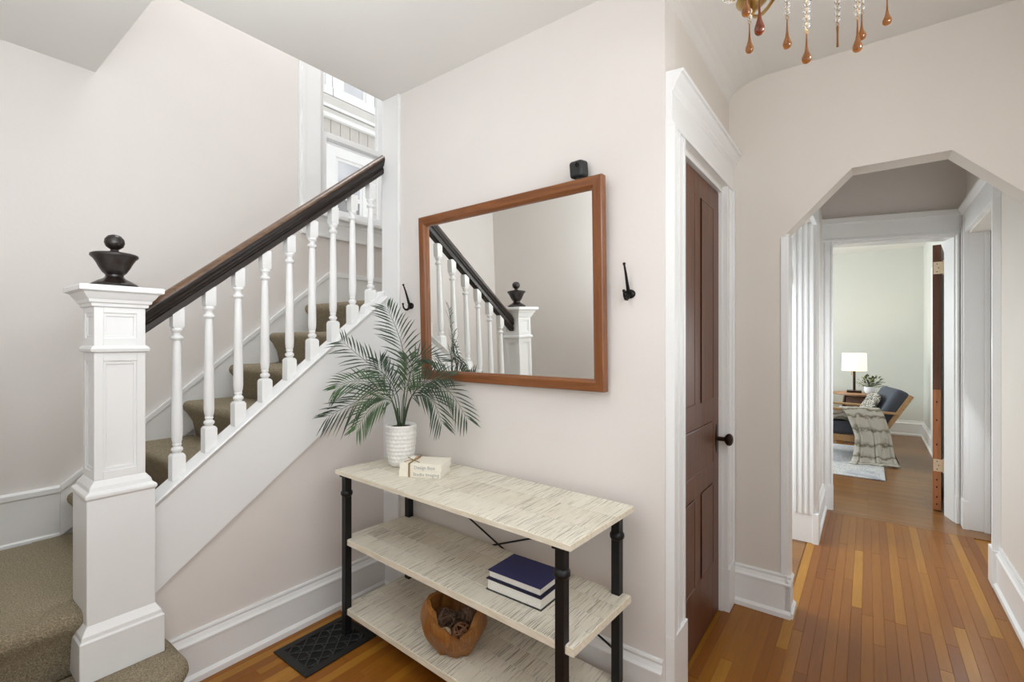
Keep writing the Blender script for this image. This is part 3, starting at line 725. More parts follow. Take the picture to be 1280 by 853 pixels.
# coat hooks
def hook(y, zb, label):
    h = thing('coat_hook', label, 'hook', (XM, y, zb), 'coat hooks either side of the mirror')
    seg = 20
    m = MB().loft([[(XM-d, y+r*1.35*math.cos(2*PI*k/seg), zb+r*math.sin(2*PI*k/seg)) for k in range(seg)] for r, d in ((.018, 0), (.018, .003), (.0155, .005))])
    m.build('back_plate', 'hookiron', h, smooth=True)
    for s in (-1, 1): MB().sphere((XM-.005, y+s*.016, zb), .0045, 10, 6, (.5, 1, 1)).build('screw', 'lattice', h, smooth=True)
    up = [(XM-.002, y, zb+.0), (XM-.015, y, zb+.014), (XM-.026, y, zb+.045), (XM-.038, y, zb+.078), (XM-.052, y, zb+.108)]
    MB().tube(up, .0085, 8, .0035).sphere((XM-.053, y, zb+.111), .006).build('upper_prong', 'hookiron', h, smooth=True)
    lo = [(XM-.002, y, zb), (XM-.014, y, zb-.012), (XM-.026, y, zb-.022), (XM-.04, y, zb-.022), (XM-.052, y, zb-.012), (XM-.056, y, zb+.004)]
    MB().tube(lo, .008, 8, .004).sphere((XM-.056, y, zb+.008), .006).build('lower_hook', 'hookiron', h, smooth=True)
hook(2.012, 1.593, 'dark metal coat hook left of the mirror above the palm')
hook(.742, 1.583, 'dark metal coat hook right of the mirror near the door')

# ------------------------------------------------------------------ console table
ct = thing('console_table', 'three tier console table with whitewashed rough planks and black metal legs', 'table', (1.5, 1.39, 0))
CO = Vector((1.244, .716, 0)); CU = Vector((.0446, .999, 0)).normalized(); CV = Vector((.999, -.0446, 0)).normalized()
def cp(u, v, z): return CO+CU*u+CV*v+Vector((0, 0, z))
def cbox(mb, u0, u1, v0, v1, z0, z1):
    return mb.obox(cp((u0+u1)/2, (v0+v1)/2, (z0+z1)/2), CV*(v1-v0)/2, CU*(u1-u0)/2, Vector((0, 0, (z1-z0)/2)))
for (u0, u1, v0, v1, zt_, th, npl) in ((0, 1.325, 0, .445, .785, .020, 3), (.005, 1.312, .026, .425, .457, .027, 4), (.005, 1.315, .026, .425, .127, .027, 4)):
    sh_ = cbox(MB(), u0, u1, v0, v1, zt_-th, zt_-.0022).build('shelf', 'sawnedge', ct)
    for k in range(npl):
        a = v0+(v1-v0)*k/npl; b = v0+(v1-v0)*(k+1)/npl
        cbox(MB(), u0+.003, u1-.003, a+(.0009 if k else .003), b-(.0009 if k < npl-1 else .003), zt_-th*.72, zt_).build('shelf_plank', 'sawn', sh_, bevel=.0012)
for (u, v) in ((.052, .034), (1.279, .034), (.052, .405), (1.279, .405)):
    m = MB(); cbox(m, u-.0165, u+.0165, v-.0165, v+.0165, .006, .766); cbox(m, u-.024, u+.024, v-.024, v+.024, .752, .766)
    lg = m.build('leg', 'iron', ct, bevel=.002)
    kn = []
    for r, z in ((.014, .668), (.022, .672), (.027, .680), (.0275, .686), (.027, .692), (.022, .700), (.014, .704)):
        kn.append([cp(u+r*math.cos(2*PI*k/18), v+r*math.sin(2*PI*k/18), z-.012) for k in range(18)])
    MB().loft(kn).build('leg_knuckle', 'iron', lg, smooth=True, angle=60)
    cbox(MB(), u-.02, u+.02, v-.02, v+.02, .004, .02).build('leg_foot', 'iron', lg, bevel=.002)
for a, b in (((.06, .22), (1.27, .71)), ((1.27, .22), (.06, .71))):
    MB().tube([cp(a[0], .427, a[1]), cp(b[0], .427+(.006 if a[0] < 1 else -.001), b[1])], .0042, 8).build('cross_brace', 'iron', ct, smooth=True)

# ------------------------------------------------------------------ floor register
vt = thing('floor_register', 'black cast iron floor register with lattice grille by the stair baseboard', 'vent', (1.23, 1.995, 0))
x0, x1, y0, y1 = 1.055, 1.41, 1.862, 2.132
m = MB().box((x0, y0, .0005), (x1, y0+.034, .006)).box((x0, y1-.034, .0005), (x1, y1, .006)).box((x0, y0+.034, .0005), (x0+.034, y1-.034, .006)).box((x1-.034, y0+.034, .0005), (x1, y1-.034, .006))
m.build('register_frame', 'castiron', vt, bevel=.0015)
MB().box((x0+.03, y0+.03, .0003), (x1-.03, y1-.03, .0012)).build('register_duct', 'void', vt)
m = MB(); ix0, ix1, iy0, iy1 = x0+.033, x1-.033, y0+.033, y1-.033; cw, ch = (ix1-ix0)/8, (iy1-iy0)/6
for i in range(8):
    for j in range(6):
        a, b = ix0+i*cw, iy0+j*ch
        if (i+j) % 2: m.bar((a, b, .0045), (a+cw, b+ch, .0045), .0032, .002)
        else: m.bar((a, b+ch, .0045), (a+cw, b, .0045), .0032, .002)
        if i % 2 == 0 and j % 2 == 0: m.bar((a+cw/2, b+ch/2, .0042), (a+cw*1.5, b+ch/2, .0042), .003, .002)
        if i % 2 == 1 and j % 2 == 1: m.bar((a+cw/2, b-ch*.5, .0042), (a+cw/2, b+ch*.5, .0042), .003, .002)
m.build('register_lattice', 'lattice', vt)

# ------------------------------------------------------------------ potted palm
pt = thing('potted_palm', 'potted palm in a textured white pot at the left end of the console', 'plant', (1.548, 1.852, .785))
pc = (1.548, 1.852, .785); seg, rows = 72, 40; rings = []
for k in range(rows+1):
    tt = k/rows; z = .006+.194*tt
    r = .060+.016*math.sin(min(1, tt*1.15)*PI/2)
    if tt < .05: r -= .006*(1-tt/.05)
    ring = []
    for i in range(seg):
        a = 2*PI*i/seg
        bu = math.sin(a*11+(PI/2 if int(tt*10) % 2 else 0))*math.sin(tt*10*PI)
        rr = r-.0045*abs(bu)*(1 if .04 < tt < .93 else 0)
        ring.append((pc[0]+rr*math.cos(a), pc[1]+rr*math.sin(a), pc[2]+z))
    rings.append(ring)
rings.insert(0, [(pc[0]+.05*math.cos(2*PI*i/seg), pc[1]+.05*math.sin(2*PI*i/seg), pc[2]+.0005) for i in range(seg)])
for rr, z in ((.073, .203), (.069, .202), (.067, .19)):
    rings.append([(pc[0]+rr*math.cos(2*PI*i/seg), pc[1]+rr*math.sin(2*PI*i/seg), pc[2]+z) for i in range(seg)])
MB().loft(rings).build('pot', 'ceramic', pt, smooth=True, angle=70)
m = MB().lathe([(.001, .192), (.04, .193), (.068, .188), (.068, .16), (.001, .16)], pc, 24); m.build('soil', 'soil', pt, smooth=True)
fronds = [
  [(1.558,1.855,.98),(1.565,1.845,1.187),(1.567,1.859,1.346),(1.552,1.896,1.466),(1.525,1.931,1.563)],
  [(1.538,1.848,.98),(1.524,1.85,1.13),(1.482,1.889,1.23),(1.425,1.982,1.308),(1.369,2.073,1.394)],
  [(1.527,1.847,.98),(1.475,1.832,1.117),(1.404,1.86,1.152),(1.324,1.933,1.106),(1.256,2.023,1.046)],
  [(1.533,1.855,.98),(1.477,1.863,1.153),(1.4,1.916,1.203),(1.342,1.992,1.203),(1.308,2.038,1.172)],
  [(1.531,1.841,.98),(1.467,1.81,1.1),(1.401,1.797,1.127),(1.342,1.825,1.087),(1.303,1.861,1.004)],
  [(1.558,1.855,.98),(1.588,1.848,1.165),(1.615,1.837,1.284),(1.640,1.782,1.321),(1.672,1.695,1.297)],
  [(1.556,1.84,.98),(1.567,1.793,1.13),(1.579,1.693,1.194),(1.613,1.582,1.16),(1.646,1.505,1.042)],
  [(1.547,1.836,.98),(1.526,1.764,1.117),(1.515,1.679,1.162),(1.528,1.612,1.135),(1.548,1.569,1.026)],
  [(1.561,1.851,.98),(1.588,1.848,1.145),(1.612,1.839,1.284),(1.630,1.821,1.345),(1.640,1.806,1.394)],
  [(1.536,1.834,.98),(1.492,1.759,1.102),(1.459,1.687,1.148),(1.443,1.625,1.118),(1.44,1.596,1.013)],
  [(1.547,1.853,.98),(1.561,1.851,1.127),(1.575,1.835,1.19),(1.585,1.83,1.25),(1.59,1.84,1.31)],
  [(1.535,1.852,.98),(1.537,1.883,1.107),(1.543,1.941,1.183),(1.543,1.992,1.242),(1.545,2.021,1.294)],
  [(1.556,1.858,.98),(1.607,1.857,1.102),(1.645,1.814,1.181),(1.662,1.734,1.224),(1.672,1.642,1.226)],
  [(1.531,1.841,.98),(1.47,1.789,1.121),(1.406,1.757,1.166),(1.352,1.746,1.143),(1.316,1.744,1.033)]]
def spline(P, t):
    nseg = len(P)-1; s = min(int(t*nseg), nseg-1); u = t*nseg-s
    p0, p1, p2, p3 = (Vector(P[max(0, min(nseg, s+k))]) for k in (-1, 0, 1, 2))
    return .5*((2*p1)+(p2-p0)*u+(2*p0-5*p1+4*p2-p3)*u*u+(3*p1-p0-3*p2+p3)*u**3)
rf = random.Random(3)
for fi, P_ in enumerate(fronds):
    if fi in (8, 9, 13): continue
    m = MB(); pts = [spline(P_, k/16) for k in range(17)]
    m.tube(pts, .0028, 5, .0008)
    nl = 18
    facing = Vector((-.62, -.62, .48)).normalized()
    for k in range(nl):
        t_ = .30+.70*(k/(nl-1)); p = spline(P_, t_); d = (spline(P_, min(1, t_+.02))-spline(P_, t_-.02)).normalized()
        side = d.cross(facing).normalized(); nrm = side.cross(d).normalized()
        env = math.sin(PI*min(1, .16+.80*(k/(nl-1))))**.7
        ln = (.15 if fi < 3 else .125)*(.45+.55*env)*rf.uniform(.88, 1.1)
        for s in (-1, 1):
            dirv = (side*s*.72+d*(.62+.5*(k/nl))+nrm*rf.uniform(-.12, .22)).normalized()
            w_ = .0038*rf.uniform(.8, 1.1); perp = dirv.cross(nrm).normalized()
            droop = Vector((0, 0, -1))*ln*rf.uniform(.12, .32)
            q0, q1, q2, q3 = p, p+dirv*ln*.35+droop*.12, p+dirv*ln*.7+droop*.5, p+dirv*ln+droop
            q1 = q1+Vector((0, 0, .0)); vs = [q0, q1+perp*w_, q1+nrm*.0012, q1-perp*w_, q2+perp*w_*.75, q2+nrm*.001, q2-perp*w_*.75, q3]
            vs = [Vector((min(v.x, 1.735), v.y, v.z)) for v in vs]
            m.add(vs, [(0, 1, 2), (0, 2, 3), (1, 4, 5, 2), (2, 5, 6, 3), (4, 7, 5), (5, 7, 6)])
    m.build('frond', 'palm2' if fi in (3, 4, 10) else 'palm', pt)
m = MB()
for dx, dy in ((-.014, .0), (.018, .004), (.0, -.014)): m.tube([(1.546+dx, 1.85+dy, .96), (1.546+dx*1.6, 1.85+dy*1.5, 1.07)], .008, 8, .004)
m.build('stem', 'stem', pt, smooth=True)

# ------------------------------------------------------------------ books on top
def text_mesh(txt, size, mat, parent, mat4):
    cu = bpy.data.curves.new('lettering', 'FONT'); cu.body = txt; cu.size = size; cu.extrude = .0002; cu.resolution_u = 2
    tmp = bpy.data.objects.new('tmp', cu); C.objects.link(tmp); bpy.context.view_layer.update()
    me = bpy.data.meshes.new_from_object(tmp.evaluated_get(bpy.context.evaluated_depsgraph_get()))
    bpy.data.objects.remove(tmp)
    o = bpy.data.objects.new('lettering', me); me.materials.clear(); me.materials.append(M[mat]); C.objects.link(o); o.parent = parent
    me.transform(mat4); me.transform(Matrix.Translation(-Vector(ORG[parent.name]))); return o
E1 = Vector((.44, -.898, 0)).normalized(); E2 = Vector((.898, .44, 0)).normalized(); B0 = Vector((1.408, 1.700, .785))
def bpnt(u, v, z): return B0+E1*u+E2*v+Vector((0, 0, z))
def bbox(mb, u0, u1, v0, v1, z0, z1): return mb.obox(bpnt((u0+u1)/2, (v0+v1)/2, (z0+z1)/2), E1*(u1-u0)/2, E2*(v1-v0)/2, Vector((0, 0, (z1-z0)/2)))
def paperback(z0, th, label, txt, off, nm='tied_book'):
    bk = thing(nm, label, 'book', bpnt(.1, .07, z0), 'pair of cream books tied with twine')
    m = MB(); bbox(m, off, .198+off, 0, .0025, z0, z0+th); bbox(m, off, .198+off, .0025, .142, z0, z0+.0022); bbox(m, off, .198+off, .0025, .142, z0+th-.0022, z0+th)
    m.build('cover', 'creamcover', bk, bevel=.0008)
    bbox(MB(), off+.002, .196+off, .0025, .139, z0+.0022, z0+th-.0022).build('pages', 'paper', bk)
    mt = Matrix(((E1.x, 0, -E2.x, 0), (E1.y, 0, -E2.y, 0), (0, 1, 0, 0), (0, 0, 0, 1)))
    text_mesh(txt, .021, 'ink', bk, Matrix.Translation(bpnt(off+.068, -.0004, z0+th*.5-.0075)) @ mt)
    return bk
paperback(.0005, .0295, 'lower cream book of the twine tied pair, lettered Studio Imaging', 'Studio Imaging', .0)
b2 = paperback(.031, .0295, 'upper cream book of the twine tied pair, lettered Design Best', 'Design Best', .004)
m = MB(); seg = 16
m.loft([[bpnt(.100+.011*math.cos(2*PI*k/seg), .055+.007*math.sin(2*PI*k/seg), z) for k in range(seg)] for z in (.0602, .0608)]); m.build('cover_mark', 'inkdark', b2)
tw = MB(); u_ = .048
loop = [(u_, -.003, -.0), (u_, -.0035, .03), (u_, -.003, .0615), (u_, .05, .063), (u_, .146, .063), (u_, .1465, .03), (u_, .146, .001)]
for d in (0, .0045): tw.tube([bpnt(a+d, b, max(c, .002)) for a, b, c in loop], .002, 6)
for pts in ([(u_, .055, .063), (u_-.016, .05, .074), (u_-.030, .062, .072), (u_-.012, .064, .066), (u_, .056, .064)],
            [(u_, .055, .063), (u_+.012, .066, .078), (u_+.026, .076, .073), (u_+.012, .062, .066), (u_, .056, .064)],
            [(u_, .055, .064), (u_+.02, .035, .066), (u_+.042, .022, .063)], [(u_, .055, .064), (u_-.014, .035, .067), (u_-.03, .02, .063)]):
    tw.tube([spline([bpnt(*q) for q in pts], k/14) for k in range(15)], .0017, 6)
tag(tw.build('twine', 'twine', org=bpnt(u_, .055, .06), smooth=True), 'jute twine tied in a bow around the two cream books', 'twine')

# blue books on the middle shelf
def hardback(x0, x1, y0, y1, z0, z1, cov, cov2, label, dx=0):
    bk = thing('hardback_book', label, 'book', ((x0+x1)/2, (y0+y1)/2, z0), 'two hardbacks on the middle shelf')
    MB().box((x0, y0, z0), (x1, y1, z0+.0035)).build('cover', cov2, bk, bevel=.0008)
    MB().box((x0, y0, z1-.0035), (x1, y1, z1)).build('cover', cov, bk, bevel=.0008)
    sp = [(x1+.0015+.004*math.sin(PI*k/8), z0+(z1-z0)*k/8) for k in range(9)]
    MB().prism([(a, y0, b) for a, b in sp]+[(x1-.002, y0, z1), (x1-.002, y0, z0)], (0, y1-y0, 0)).build('spine', cov2, bk, smooth=True)
    MB().box((x0+.005, y0+.005, z0+.0035), (x1-.002, y1-.005, z1-.0035)).build('pages', 'paper', bk)
hardback(1.378, 1.553, .909, 1.160, .4575, .5015, 'navy', 'greycover', 'thick navy hardback book lying at the bottom of the shelf pair')
hardback(1.384, 1.548, .916, 1.155, .502, .532, 'blue', 'navy', 'thinner royal blue cloth book lying on top of the shelf pair')

# ------------------------------------------------------------------ teak bowl with vine balls
bc = Vector((1.437, 1.375, .1275))
bw = thing('wooden_bowl', 'rough carved teak root bowl holding vine balls on the bottom shelf', 'bowl', bc)
rb = random.Random(5); seg = 64
fa = math.atan2(-.70, -.72)
def bowl_ring(k, nk, inner):
    tt = k/nk; ring = []
    for i in range(seg):
        a = 2*PI*i/seg; da = (a-fa+PI) % (2*PI)-PI
        rim = .195-.088*math.exp(-(da/.66)**2)+.012*math.sin(5*a+1)+.006*math.sin(11*a)
        rim -= .018*math.exp(-((da-.12)/.10)**2)
        z = rim*tt
        rr = .075+.062*math.sin(min(1, z/.15)*PI/2)-.014*max(0, (z-.12)/.07)
        rr += .006*math.sin(3*a+.6)+.004*math.sin(7*a+z*30)+.0025*math.sin(13*a-z*20)
        if inner: rr -= .018+.006*math.sin(4*a+2); z = max(z, .022) if tt > 0 else .022
        ring.append((bc.x+rr*math.cos(a), bc.y+rr*math.sin(a), bc.z+z))
    return ring
rings = [bowl_ring(k, 14, False) for k in range(15)]+[bowl_ring(k, 14, True) for k in range(14, -1, -1)]
MB().loft(rings).build('bowl_body', 'teak', bw, smooth=True, angle=70)
def vine_ball(c, r, mat, label, nr, th):
    m = MB(); rg = random.Random(int(c[0]*9999))
    for k in range(nr):
        ax = Vector((rg.gauss(0, 1), rg.gauss(0, 1), rg.gauss(0, 1))).normalized(); a = ax.orthogonal().normalized(); b = ax.cross(a)
        off = rg.uniform(-.55, .55)*r; rr = math.sqrt(r*r-off*off)*rg.uniform(.94, 1.0)
        m.tube([Vector(c)+ax*off+(a*math.cos(2*PI*j/18)+b*math.sin(2*PI*j/18))*rr for j in range(18)], th, 5, closed=True)
    tag(m.build('vine_ball', mat, org=c, smooth=True), label, 'ornament', 'vine balls in the wooden bowl')
bb = lambda x, y, z: (bc.x+x, bc.y+y, bc.z+z)
vine_ball(bb(-.015, .048, .098), .048, 'vine', 'largest dark brown vine ball at the left inside the wooden bowl', 17, .0018)
vine_ball(bb(-.012, -.045, .075), .040, 'vine2', 'reddish brown tightly wound vine ball at the front of the wooden bowl', 22, .0021)
vine_ball(bb(.055, -.030, .118), .036, 'vine', 'small dark brown vine ball at the back right of the wooden bowl', 16, .0016)
vine_ball(bb(-.066, -.006, .086), .024, 'vine3', 'pale bleached vine ball at the front rim of the wooden bowl', 18, .0015)
vine_ball(bb(.060, .045, .075), .028, 'vine', 'dark vine ball lying low at the back of the wooden bowl', 22, .0014)

# ------------------------------------------------------------------ chandelier
ch = thing('chandelier', 'brass chandelier hung with clear crystal beads and amber glass teardrops', 'chandelier', (1.38, .11, H))
cc = Vector((1.38, .11, 0))
MB().lathe([(.001, H), (.06, H), (.058, H-.015), (.03, H-.03), (.008, H-.04), (.001, H-.04)], (cc.x, cc.y, 0), 24).build('ceiling_canopy', 'brass', ch, smooth=True)
MB().tube([(cc.x, cc.y, H-.03), (cc.x, cc.y, 2.56)], .004, 8).build('stem', 'brass', ch, smooth=True)
MB().lathe([(.004, 2.57), (.012, 2.56), (.02, 2.53), (.012, 2.50), (.022, 2.46), (.034, 2.42), (.022, 2.40), (.012, 2.38), (.03, 2.365), (.038, 2.35), (.02, 2.33), (.008, 2.32), (.001, 2.31)], (cc.x, cc.y, 0), 24).build('column', 'brass', ch, smooth=True)
for k in range(5):
    a = 2*PI*k/5+2.05; d = Vector((math.cos(a), math.sin(a), 0)); z0 = 2.43
    tip = cc+d*.23+Vector((0, 0, 2.40))
    P_ = [cc+d*.02+Vector((0, 0, z0)), cc+d*.08+Vector((0, 0, 2.38)), cc+d*.16+Vector((0, 0, 2.335)), cc+d*.22+Vector((0, 0, 2.35)), tip]
    ar = MB().tube([spline(P_, j/14) for j in range(15)], .005, 8).build('arm', 'brass', ch, smooth=True)
    MB().lathe([(.004, -.03), (.012, -.028), (.03, -.012), (.042, 0), (.043, .004), (.03, -.004), (.008, -.006)], tip, 20).build('drip_cup', 'brass', ar, smooth=True)
    MB().lathe([(.009, 0), (.009, .07), (.001, .07)], tip, 12).build('candle_sleeve', 'ceramic', ar, smooth=True)
    MB().lathe([(.004, .07), (.012, .085), (.013, .10), (.007, .125), (.001, .14)], tip, 12).build('bulb', 'crystal', ar, smooth=True)
rgp = [cc+Vector((.165*math.cos(2*PI*k/40), .165*math.sin(2*PI*k/40), 2.385)) for k in range(40)]
MB().tube(rgp, .004, 8, closed=True).build('drop_ring', 'brass', ch, smooth=True)
def drop(b, t, mat, beads, flat=False):
    x, y, z0 = b; L = t[2]-z0; k = L/.09
    prof = [(.001, 0), (.006, .0012), (.0098, .006), (.0110, .012), (.0104, .018), (.0078, .026), (.0048, .036), (.0028, .05), (.0018, .07), (.0016, .088), (.001, .09)]
    if flat: prof = [(.001, 0), (.003, .001), (.0035, .004), (.003, .01), (.0026, .05), (.004, .085), (.001, .09)]
    dr = MB().lathe([(r*(k**.3), z*k) for r, z in prof], (x, y, z0), 16).build('amber_drop', mat, ch, smooth=True, angle=80)
    z = t[2]
    wire = MB().tube([(x, y, z-.003), (x, y, 2.386)], .0006, 5)
    lk = [(x+.004*math.cos(2*PI*j/12), y-.003*math.cos(2*PI*j/12), z+.004+.005*math.sin(2*PI*j/12)) for j in range(12)]
    wire.tube(lk, .0007, 5, closed=True)
    wire.tube([(x, y, 2.386), (cc.x+(x-cc.x)*.165/max(.02, math.hypot(x-cc.x, y-cc.y)), cc.y+(y-cc.y)*.165/max(.02, math.hypot(x-cc.x, y-cc.y)), 2.386)], .0006, 5)
    wire.build('link_wire', 'brass', ch, smooth=True)
    z += .012; n_ = 0
    while z < 2.378 and n_ < beads:
        MB().sphere((x, y, z+.006), .0075, 8, 6, (1, 1, 1.05)).build('crystal_bead', 'crystal', ch); z += .0165; n_ += 1
drop((1.202, .198, 2.098), (1.202, .198, 2.189), 'amber2', 9)
drop((1.378, .164, 2.141), (1.378, .164, 2.216), 'amber', 9)
drop((1.243, .110, 2.022), (1.243, .110, 2.088), 'amber', 16)
drop((1.552, .066, 2.195), (1.552, .066, 2.253), 'amber', 7, True)
drop((1.386, .020, 2.084), (1.386, .020, 2.160), 'amber', 12)
drop((1.516, .013, 2.176), (1.516, .013, 2.242), 'amber', 7)
drop((1.505, -.038, 2.188), (1.505, -.038, 2.254), 'amber', 2)
for b_ in ((1.43, .26, 2.19), (1.30, -.03, 2.17), (1.28, .24, 2.2)): drop(b_, (b_[0], b_[1], b_[2]+.08), 'amber', 2)

MB().lathe([(.001, 2.243), (.014, 2.25), (.027, 2.272), (.03, 2.288), (.02, 2.304), (.006, 2.316)], (cc.x, cc.y, 0), 20).build('amber_finial', 'amber', ch, smooth=True)
bp = Vector((1.186, .253, 2.205)); tl = Matrix.Rotation(.5, 3, Vector((.6, -.8, 0)))
ob = MB().tube([bp+tl @ Vector((.026*math.cos(2*PI*k/24), .026*math.sin(2*PI*k/24), 0)) for k in range(24)], .0028, 6, closed=True).build('pendant_ring', 'brass', ch, smooth=True)
MB().sphere(bp, .021, 12, 8, (1, 1, .7)).build('crystal_ball', 'crystal', ob)
MB().tube([bp+Vector((0, 0, .024)), (1.20, .245, 2.385)], .0007, 5).build('link_wire', 'brass', ch)
cl_ = bpy.data.lights.new('foyer_point_fill', 'POINT'); cl_.energy = 15.5; cl_.color = (.95, .975, 1); cl_.shadow_soft_size = .10  # added point fill without a fixture, not part of the chandelier
co_ = bpy.data.objects.new('foyer_point_fill', cl_); C.objects.link(co_); co_.location = (1.30, -.27, 2.12)

# ------------------------------------------------------------------ living room things
rug = MB().box((6.0, -.14, .0005), (7.75, 2.0, .012)).build('rug', 'rug', org=(7.1, .9, 0), bevel=.004)
tag(rug, 'faded blue grey patterned rug under the lounge chair', 'rug')
ac = thing('lounge_chair', 'lounge chair with charcoal cushions and a light wood frame', 'chair', (6.95, .05, 0))
AO = Vector((6.90, -.22, .013)); Af = Vector((-.24, .971, 0)).normalized(); As = Vector((.971, .24, 0)).normalized()
def ap(a, b, z): return AO+Af*a+As*b+Vector((0, 0, z))
def abar(m, p, q, wx, wy): return m.bar(ap(*p), ap(*q), wx, wy)
for b in (0, .66):
    abar(MB(), (-.04, b, 0 if b else -.012), (.10, b, .34), .03, .05).build('leg', 'walnut', ac, bevel=.006)
    abar(MB(), (.72, b, .0), (.66, b, .57), .03, .05).build('leg', 'oak', ac, bevel=.006)
    abar(MB(), (-.06, b, .56), (.74, b, .60), .055, .026).build('armrest', 'oak', ac, bevel=.008)
    abar(MB(), (.02, b, .22), (.72, b, .27), .025, .07).build('side_rail', 'oak', ac, bevel=.004)
    abar(MB(), (.10, b+(.045 if b == 0 else -.045), .28), (-.19, b+(.045 if b == 0 else -.045), .765), .03, .05).build('back_stile', 'oak', ac, bevel=.006)
abar(MB(), (.70, .0, .25), (.70, .66, .25), .03, .09).build('front_rail', 'oak', ac, bevel=.004)
m = MB(); m.obox(ap(.40, .33, .36), Af*.36, As*.30, (0, 0, .075)); m.build('seat_cushion', 'chaircloth', ac, bevel=.04, seg=4, smooth=True)
bd = (ap(-.13, 0, .81)-ap(.12, 0, .36)); bn = bd.normalized().cross(As).normalized()
m = MB(); m.obox(ap(-.01, .33, .585)+bn*.0, bd*.5, As*.285, bn*.075); m.build('back_cushion', 'chaircloth', ac, bevel=.05, seg=4, smooth=True)
# cushion leaning on the back
m = MB(); pcn = ap(.155, .36, .565); px_ = As; pz_ = bd.normalized(); rings = []
for k in range(9):
    v = -1+2*k/8; ring = []
    for j in range(20):
        a = 2*PI*j/20; cx_ = math.copysign(abs(math.cos(a))**.5, math.cos(a)); cy_ = math.copysign(abs(math.sin(a))**.5, math.sin(a))
        s_ = math.sqrt(max(0, 1-v*v)); sc_ = .62+.38*s_**.4 if s_ > 0 else .86
        ring.append(pcn+px_*cx_*.22*(.9+.1*s_)+pz_*cy_*.215*(.9+.1*s_)+bn*v*.055*(1-max(abs(cx_), abs(cy_))**3*.7))
    rings.append(ring)
tag(m.loft(rings).build('throw_pillow', 'throwpillow', org=pcn, smooth=True, angle=70), 'black and cream woven throw pillow leaning on the lounge chair back', 'pillow')
# fur throw over the near arm
nu, nv = 26, 44; vs, fs = [], []; path = [(.50, .452), (.30, .450), (.10, .465), (.055, .53), (.045, .600), (.02, .632), (-.02, .628), (-.045, .56), (-.055, .42), (-.075, .25), (-.10, .10), (-.135, .025), (-.19, .016)]
def pp(t_):
    f_ = t_*(len(path)-1); i_ = min(int(f_), len(path)-2); u = f_-i_; return (path[i_][0]*(1-u)+path[i_+1][0]*u, path[i_][1]*(1-u)+path[i_+1][1]*u)
for j in range(nv+1):
    t_ = j/nv; b, z = pp(t_); drop_ = max(0, (t_-.5)/.5)
    for i in range(nu+1):
        s_ = i/nu; m_ = min(1, drop_/.45); e_ = max(0, (drop_-.45)/.55)**1.4
        a0 = .12-.09*m_-.07*e_; a1 = (.60 if t_ < .35 else .50)-.13*m_+.09*e_
        a = a0+(a1-a0)*s_
        fold = (math.sin(s_*17+1.5*t_)*.6+math.sin(s_*31+2)*.4)*(.008+.045*drop_)
        zz = max(.017, z+(.012*math.sin(s_*9+t_*7) if t_ < .4 else 0))
        bb_ = b-abs(fold) if t_ > .45 else b
        vs.append(ap(a+fold*.3, bb_-.012*drop_, zz-.012 if zz > .03 else zz-.006))
for j in range(nv):
    for i in range(nu):
        k = j*(nu+1)+i; fs.append((k, k+1, k+nu+2, k+nu+1))
m = MB(); m.v = vs; m.f = fs
th = m.build('throw_blanket', 'throw', org=ap(.3, 0, .62), smooth=True, angle=180)
uvl = th.data.uv_layers.new(name='UVMap')
for lp in th.data.loops:
    vi = lp.vertex_index; uvl.data[lp.index].uv = ((vi % (nu+1))/nu, (vi//(nu+1))/nv)
so = th.modifiers.new('solid', 'SOLIDIFY'); so.thickness = .014; so.offset = 1
tag(th, 'grey striped faux fur throw draped over the lounge chair arm to the floor', 'blanket')

tb = thing('side_table', 'round wooden side table on a dark tapered base behind the lounge chair', 'table', (8.15, .13, .0))
MB().lathe([(.001, .655), (.265, .655), (.27, .665), (.268, .678), (.001, .68)], (8.15, .13, 0), 40).build('table_top', 'tablewood', tb, smooth=True)
m = MB()
for k in range(3):
    a = 2*PI*k/3+.9; d = Vector((math.cos(a), math.sin(a), 0)); sd_ = Vector((-d.y, d.x, 0))
    m.prism([Vector((8.15, .13, .0))+sd_*-.11+d*.22, Vector((8.15, .13, 0))+sd_*.11+d*.22, Vector((8.15, .13, .655))+sd_*.10+d*.10, Vector((8.15, .13, .655))+sd_*-.10+d*.10], -d*.02)
m.lathe([(.09, .0), (.09, .012), (.085, .655), (.001, .655)], (8.15, .13, 0), 20)
m.build('table_base', 'walnut', tb)
LX, LY = 8.20, .155
lp_ = thing('table_lamp', 'lit table lamp with a cream drum shade on the round side table', 'lamp', (LX, LY, .68))
MB().box((LX-.085, LY-.085, .6805), (LX+.085, LY+.085, .71)).build('lamp_base', 'bronze', lp_, bevel=.006)
MB().tube([(LX, LY, .705), (LX, LY, 1.06)], .016, 16).build('lamp_pole', 'bronze', lp_, smooth=True)
MB().tube([(LX-.045, LY+.03, 1.0), (LX-.045, LY+.03, .92)], .004, 6).build('pull_chain', 'brass', lp_)
rg_ = [[(LX+r*math.cos(2*PI*k/40), LY+r*math.sin(2*PI*k/40), z) for k in range(40)] for r, z in ((.146, .985), (.140, 1.225), (.138, 1.225), (.144, .985))]
rg_.append(rg_[0]); MB().loft(rg_, cap=False).build('lamp_shade', 'shade', lp_, smooth=True, angle=50)
MB().tube([(LX, LY, 1.22), (LX, LY, 1.245)], .006, 8).build('lamp_finial', 'brass', lp_)
MB().sphere((LX, LY, 1.10), .03).build('lamp_bulb', 'shade', lp_, smooth=True)
pl_ = bpy.data.lights.new('lamp_light', 'POINT'); pl_.energy = 6; pl_.color = (1, .78, .50); pl_.shadow_soft_size = .04
po = bpy.data.objects.new('lamp_light', pl_); C.objects.link(po); po.location = (LX, LY, 1.15)
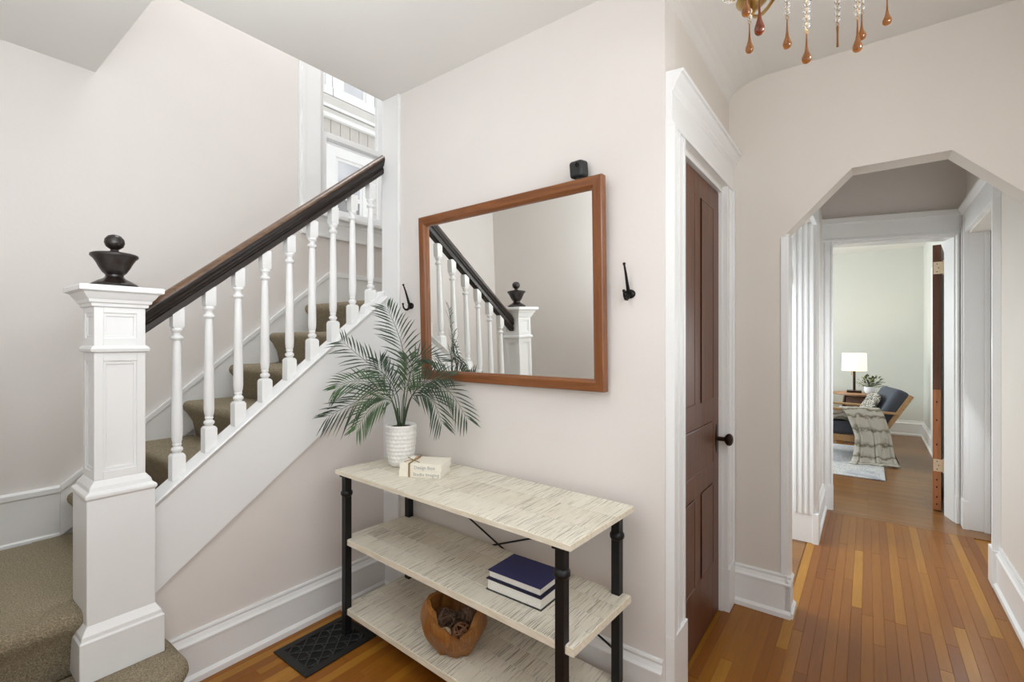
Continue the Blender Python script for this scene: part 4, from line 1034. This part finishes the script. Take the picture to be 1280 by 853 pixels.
hp = thing('house_plant', 'small leafy plant in a white pot beside the table lamp', 'plant', (8.12, -.02, .68))
MB().lathe([(.001, .6805), (.045, .6805), (.062, .70), (.066, .73), (.064, .775), (.058, .775), (.056, .755), (.001, .755)], (8.12, -.02, 0), 24).build('pot', 'potwhite', hp, smooth=True)
rl = random.Random(8); m = MB()
for k in range(70):
    a = rl.uniform(0, 2*PI); el = rl.uniform(.1, 1.25); ln = rl.uniform(.08, .17)
    d = Vector((math.cos(a)*math.cos(el), math.sin(a)*math.cos(el), math.sin(el))); p = Vector((8.12, -.02, .76)); tip = p+d*ln
    sd_ = d.cross(Vector((0, 0, 1))).normalized(); up_ = sd_.cross(d).normalized()
    m.tube([p, tip], .0015, 4)
    l_ = rl.uniform(.04, .06); sl = (sd_*rl.uniform(-1, 1)+d).normalized(); s2 = sl.cross(up_).normalized()
    m.add([tip, tip+sl*l_*.4+s2*l_*.35, tip+sl*l_, tip+sl*l_*.4-s2*l_*.35, tip+sl*l_*.45+up_*.006], [(0, 1, 4), (1, 2, 4), (2, 3, 4), (3, 0, 4)])
m.build('foliage', 'leafdark', hp)
# cream armchair, only its end shows past the door frame
sf = thing('cream_armchair', 'cream upholstered armchair with light wood arm at left beyond the doorway', 'chair', (8.45, .78, 0))
MB().box((8.1, .50, .25), (8.75, 1.1, .42)).build('seat_cushion', 'cream', sf, bevel=.04, seg=4, smooth=True)
MB().box((8.62, .50, .35), (8.80, 1.1, .74)).build('back_cushion', 'cream', sf, bevel=.05, seg=4, smooth=True)
MB().box((8.12, .49, .40), (8.70, .62, .70)).build('side_cushion', 'cream', sf, bevel=.05, seg=4, smooth=True)
for yy in (.46, 1.12):
    MB().box((8.05, yy, .585), (8.80, yy+.05, .61)).build('armrest', 'oak', sf, bevel=.008)
    MB().box((8.08, yy+.005, 0), (8.12, yy+.045, .59)).build('leg', 'oak', sf, bevel=.005)
    MB().box((8.74, yy+.005, 0), (8.78, yy+.045, .59)).build('leg', 'oak', sf, bevel=.005)
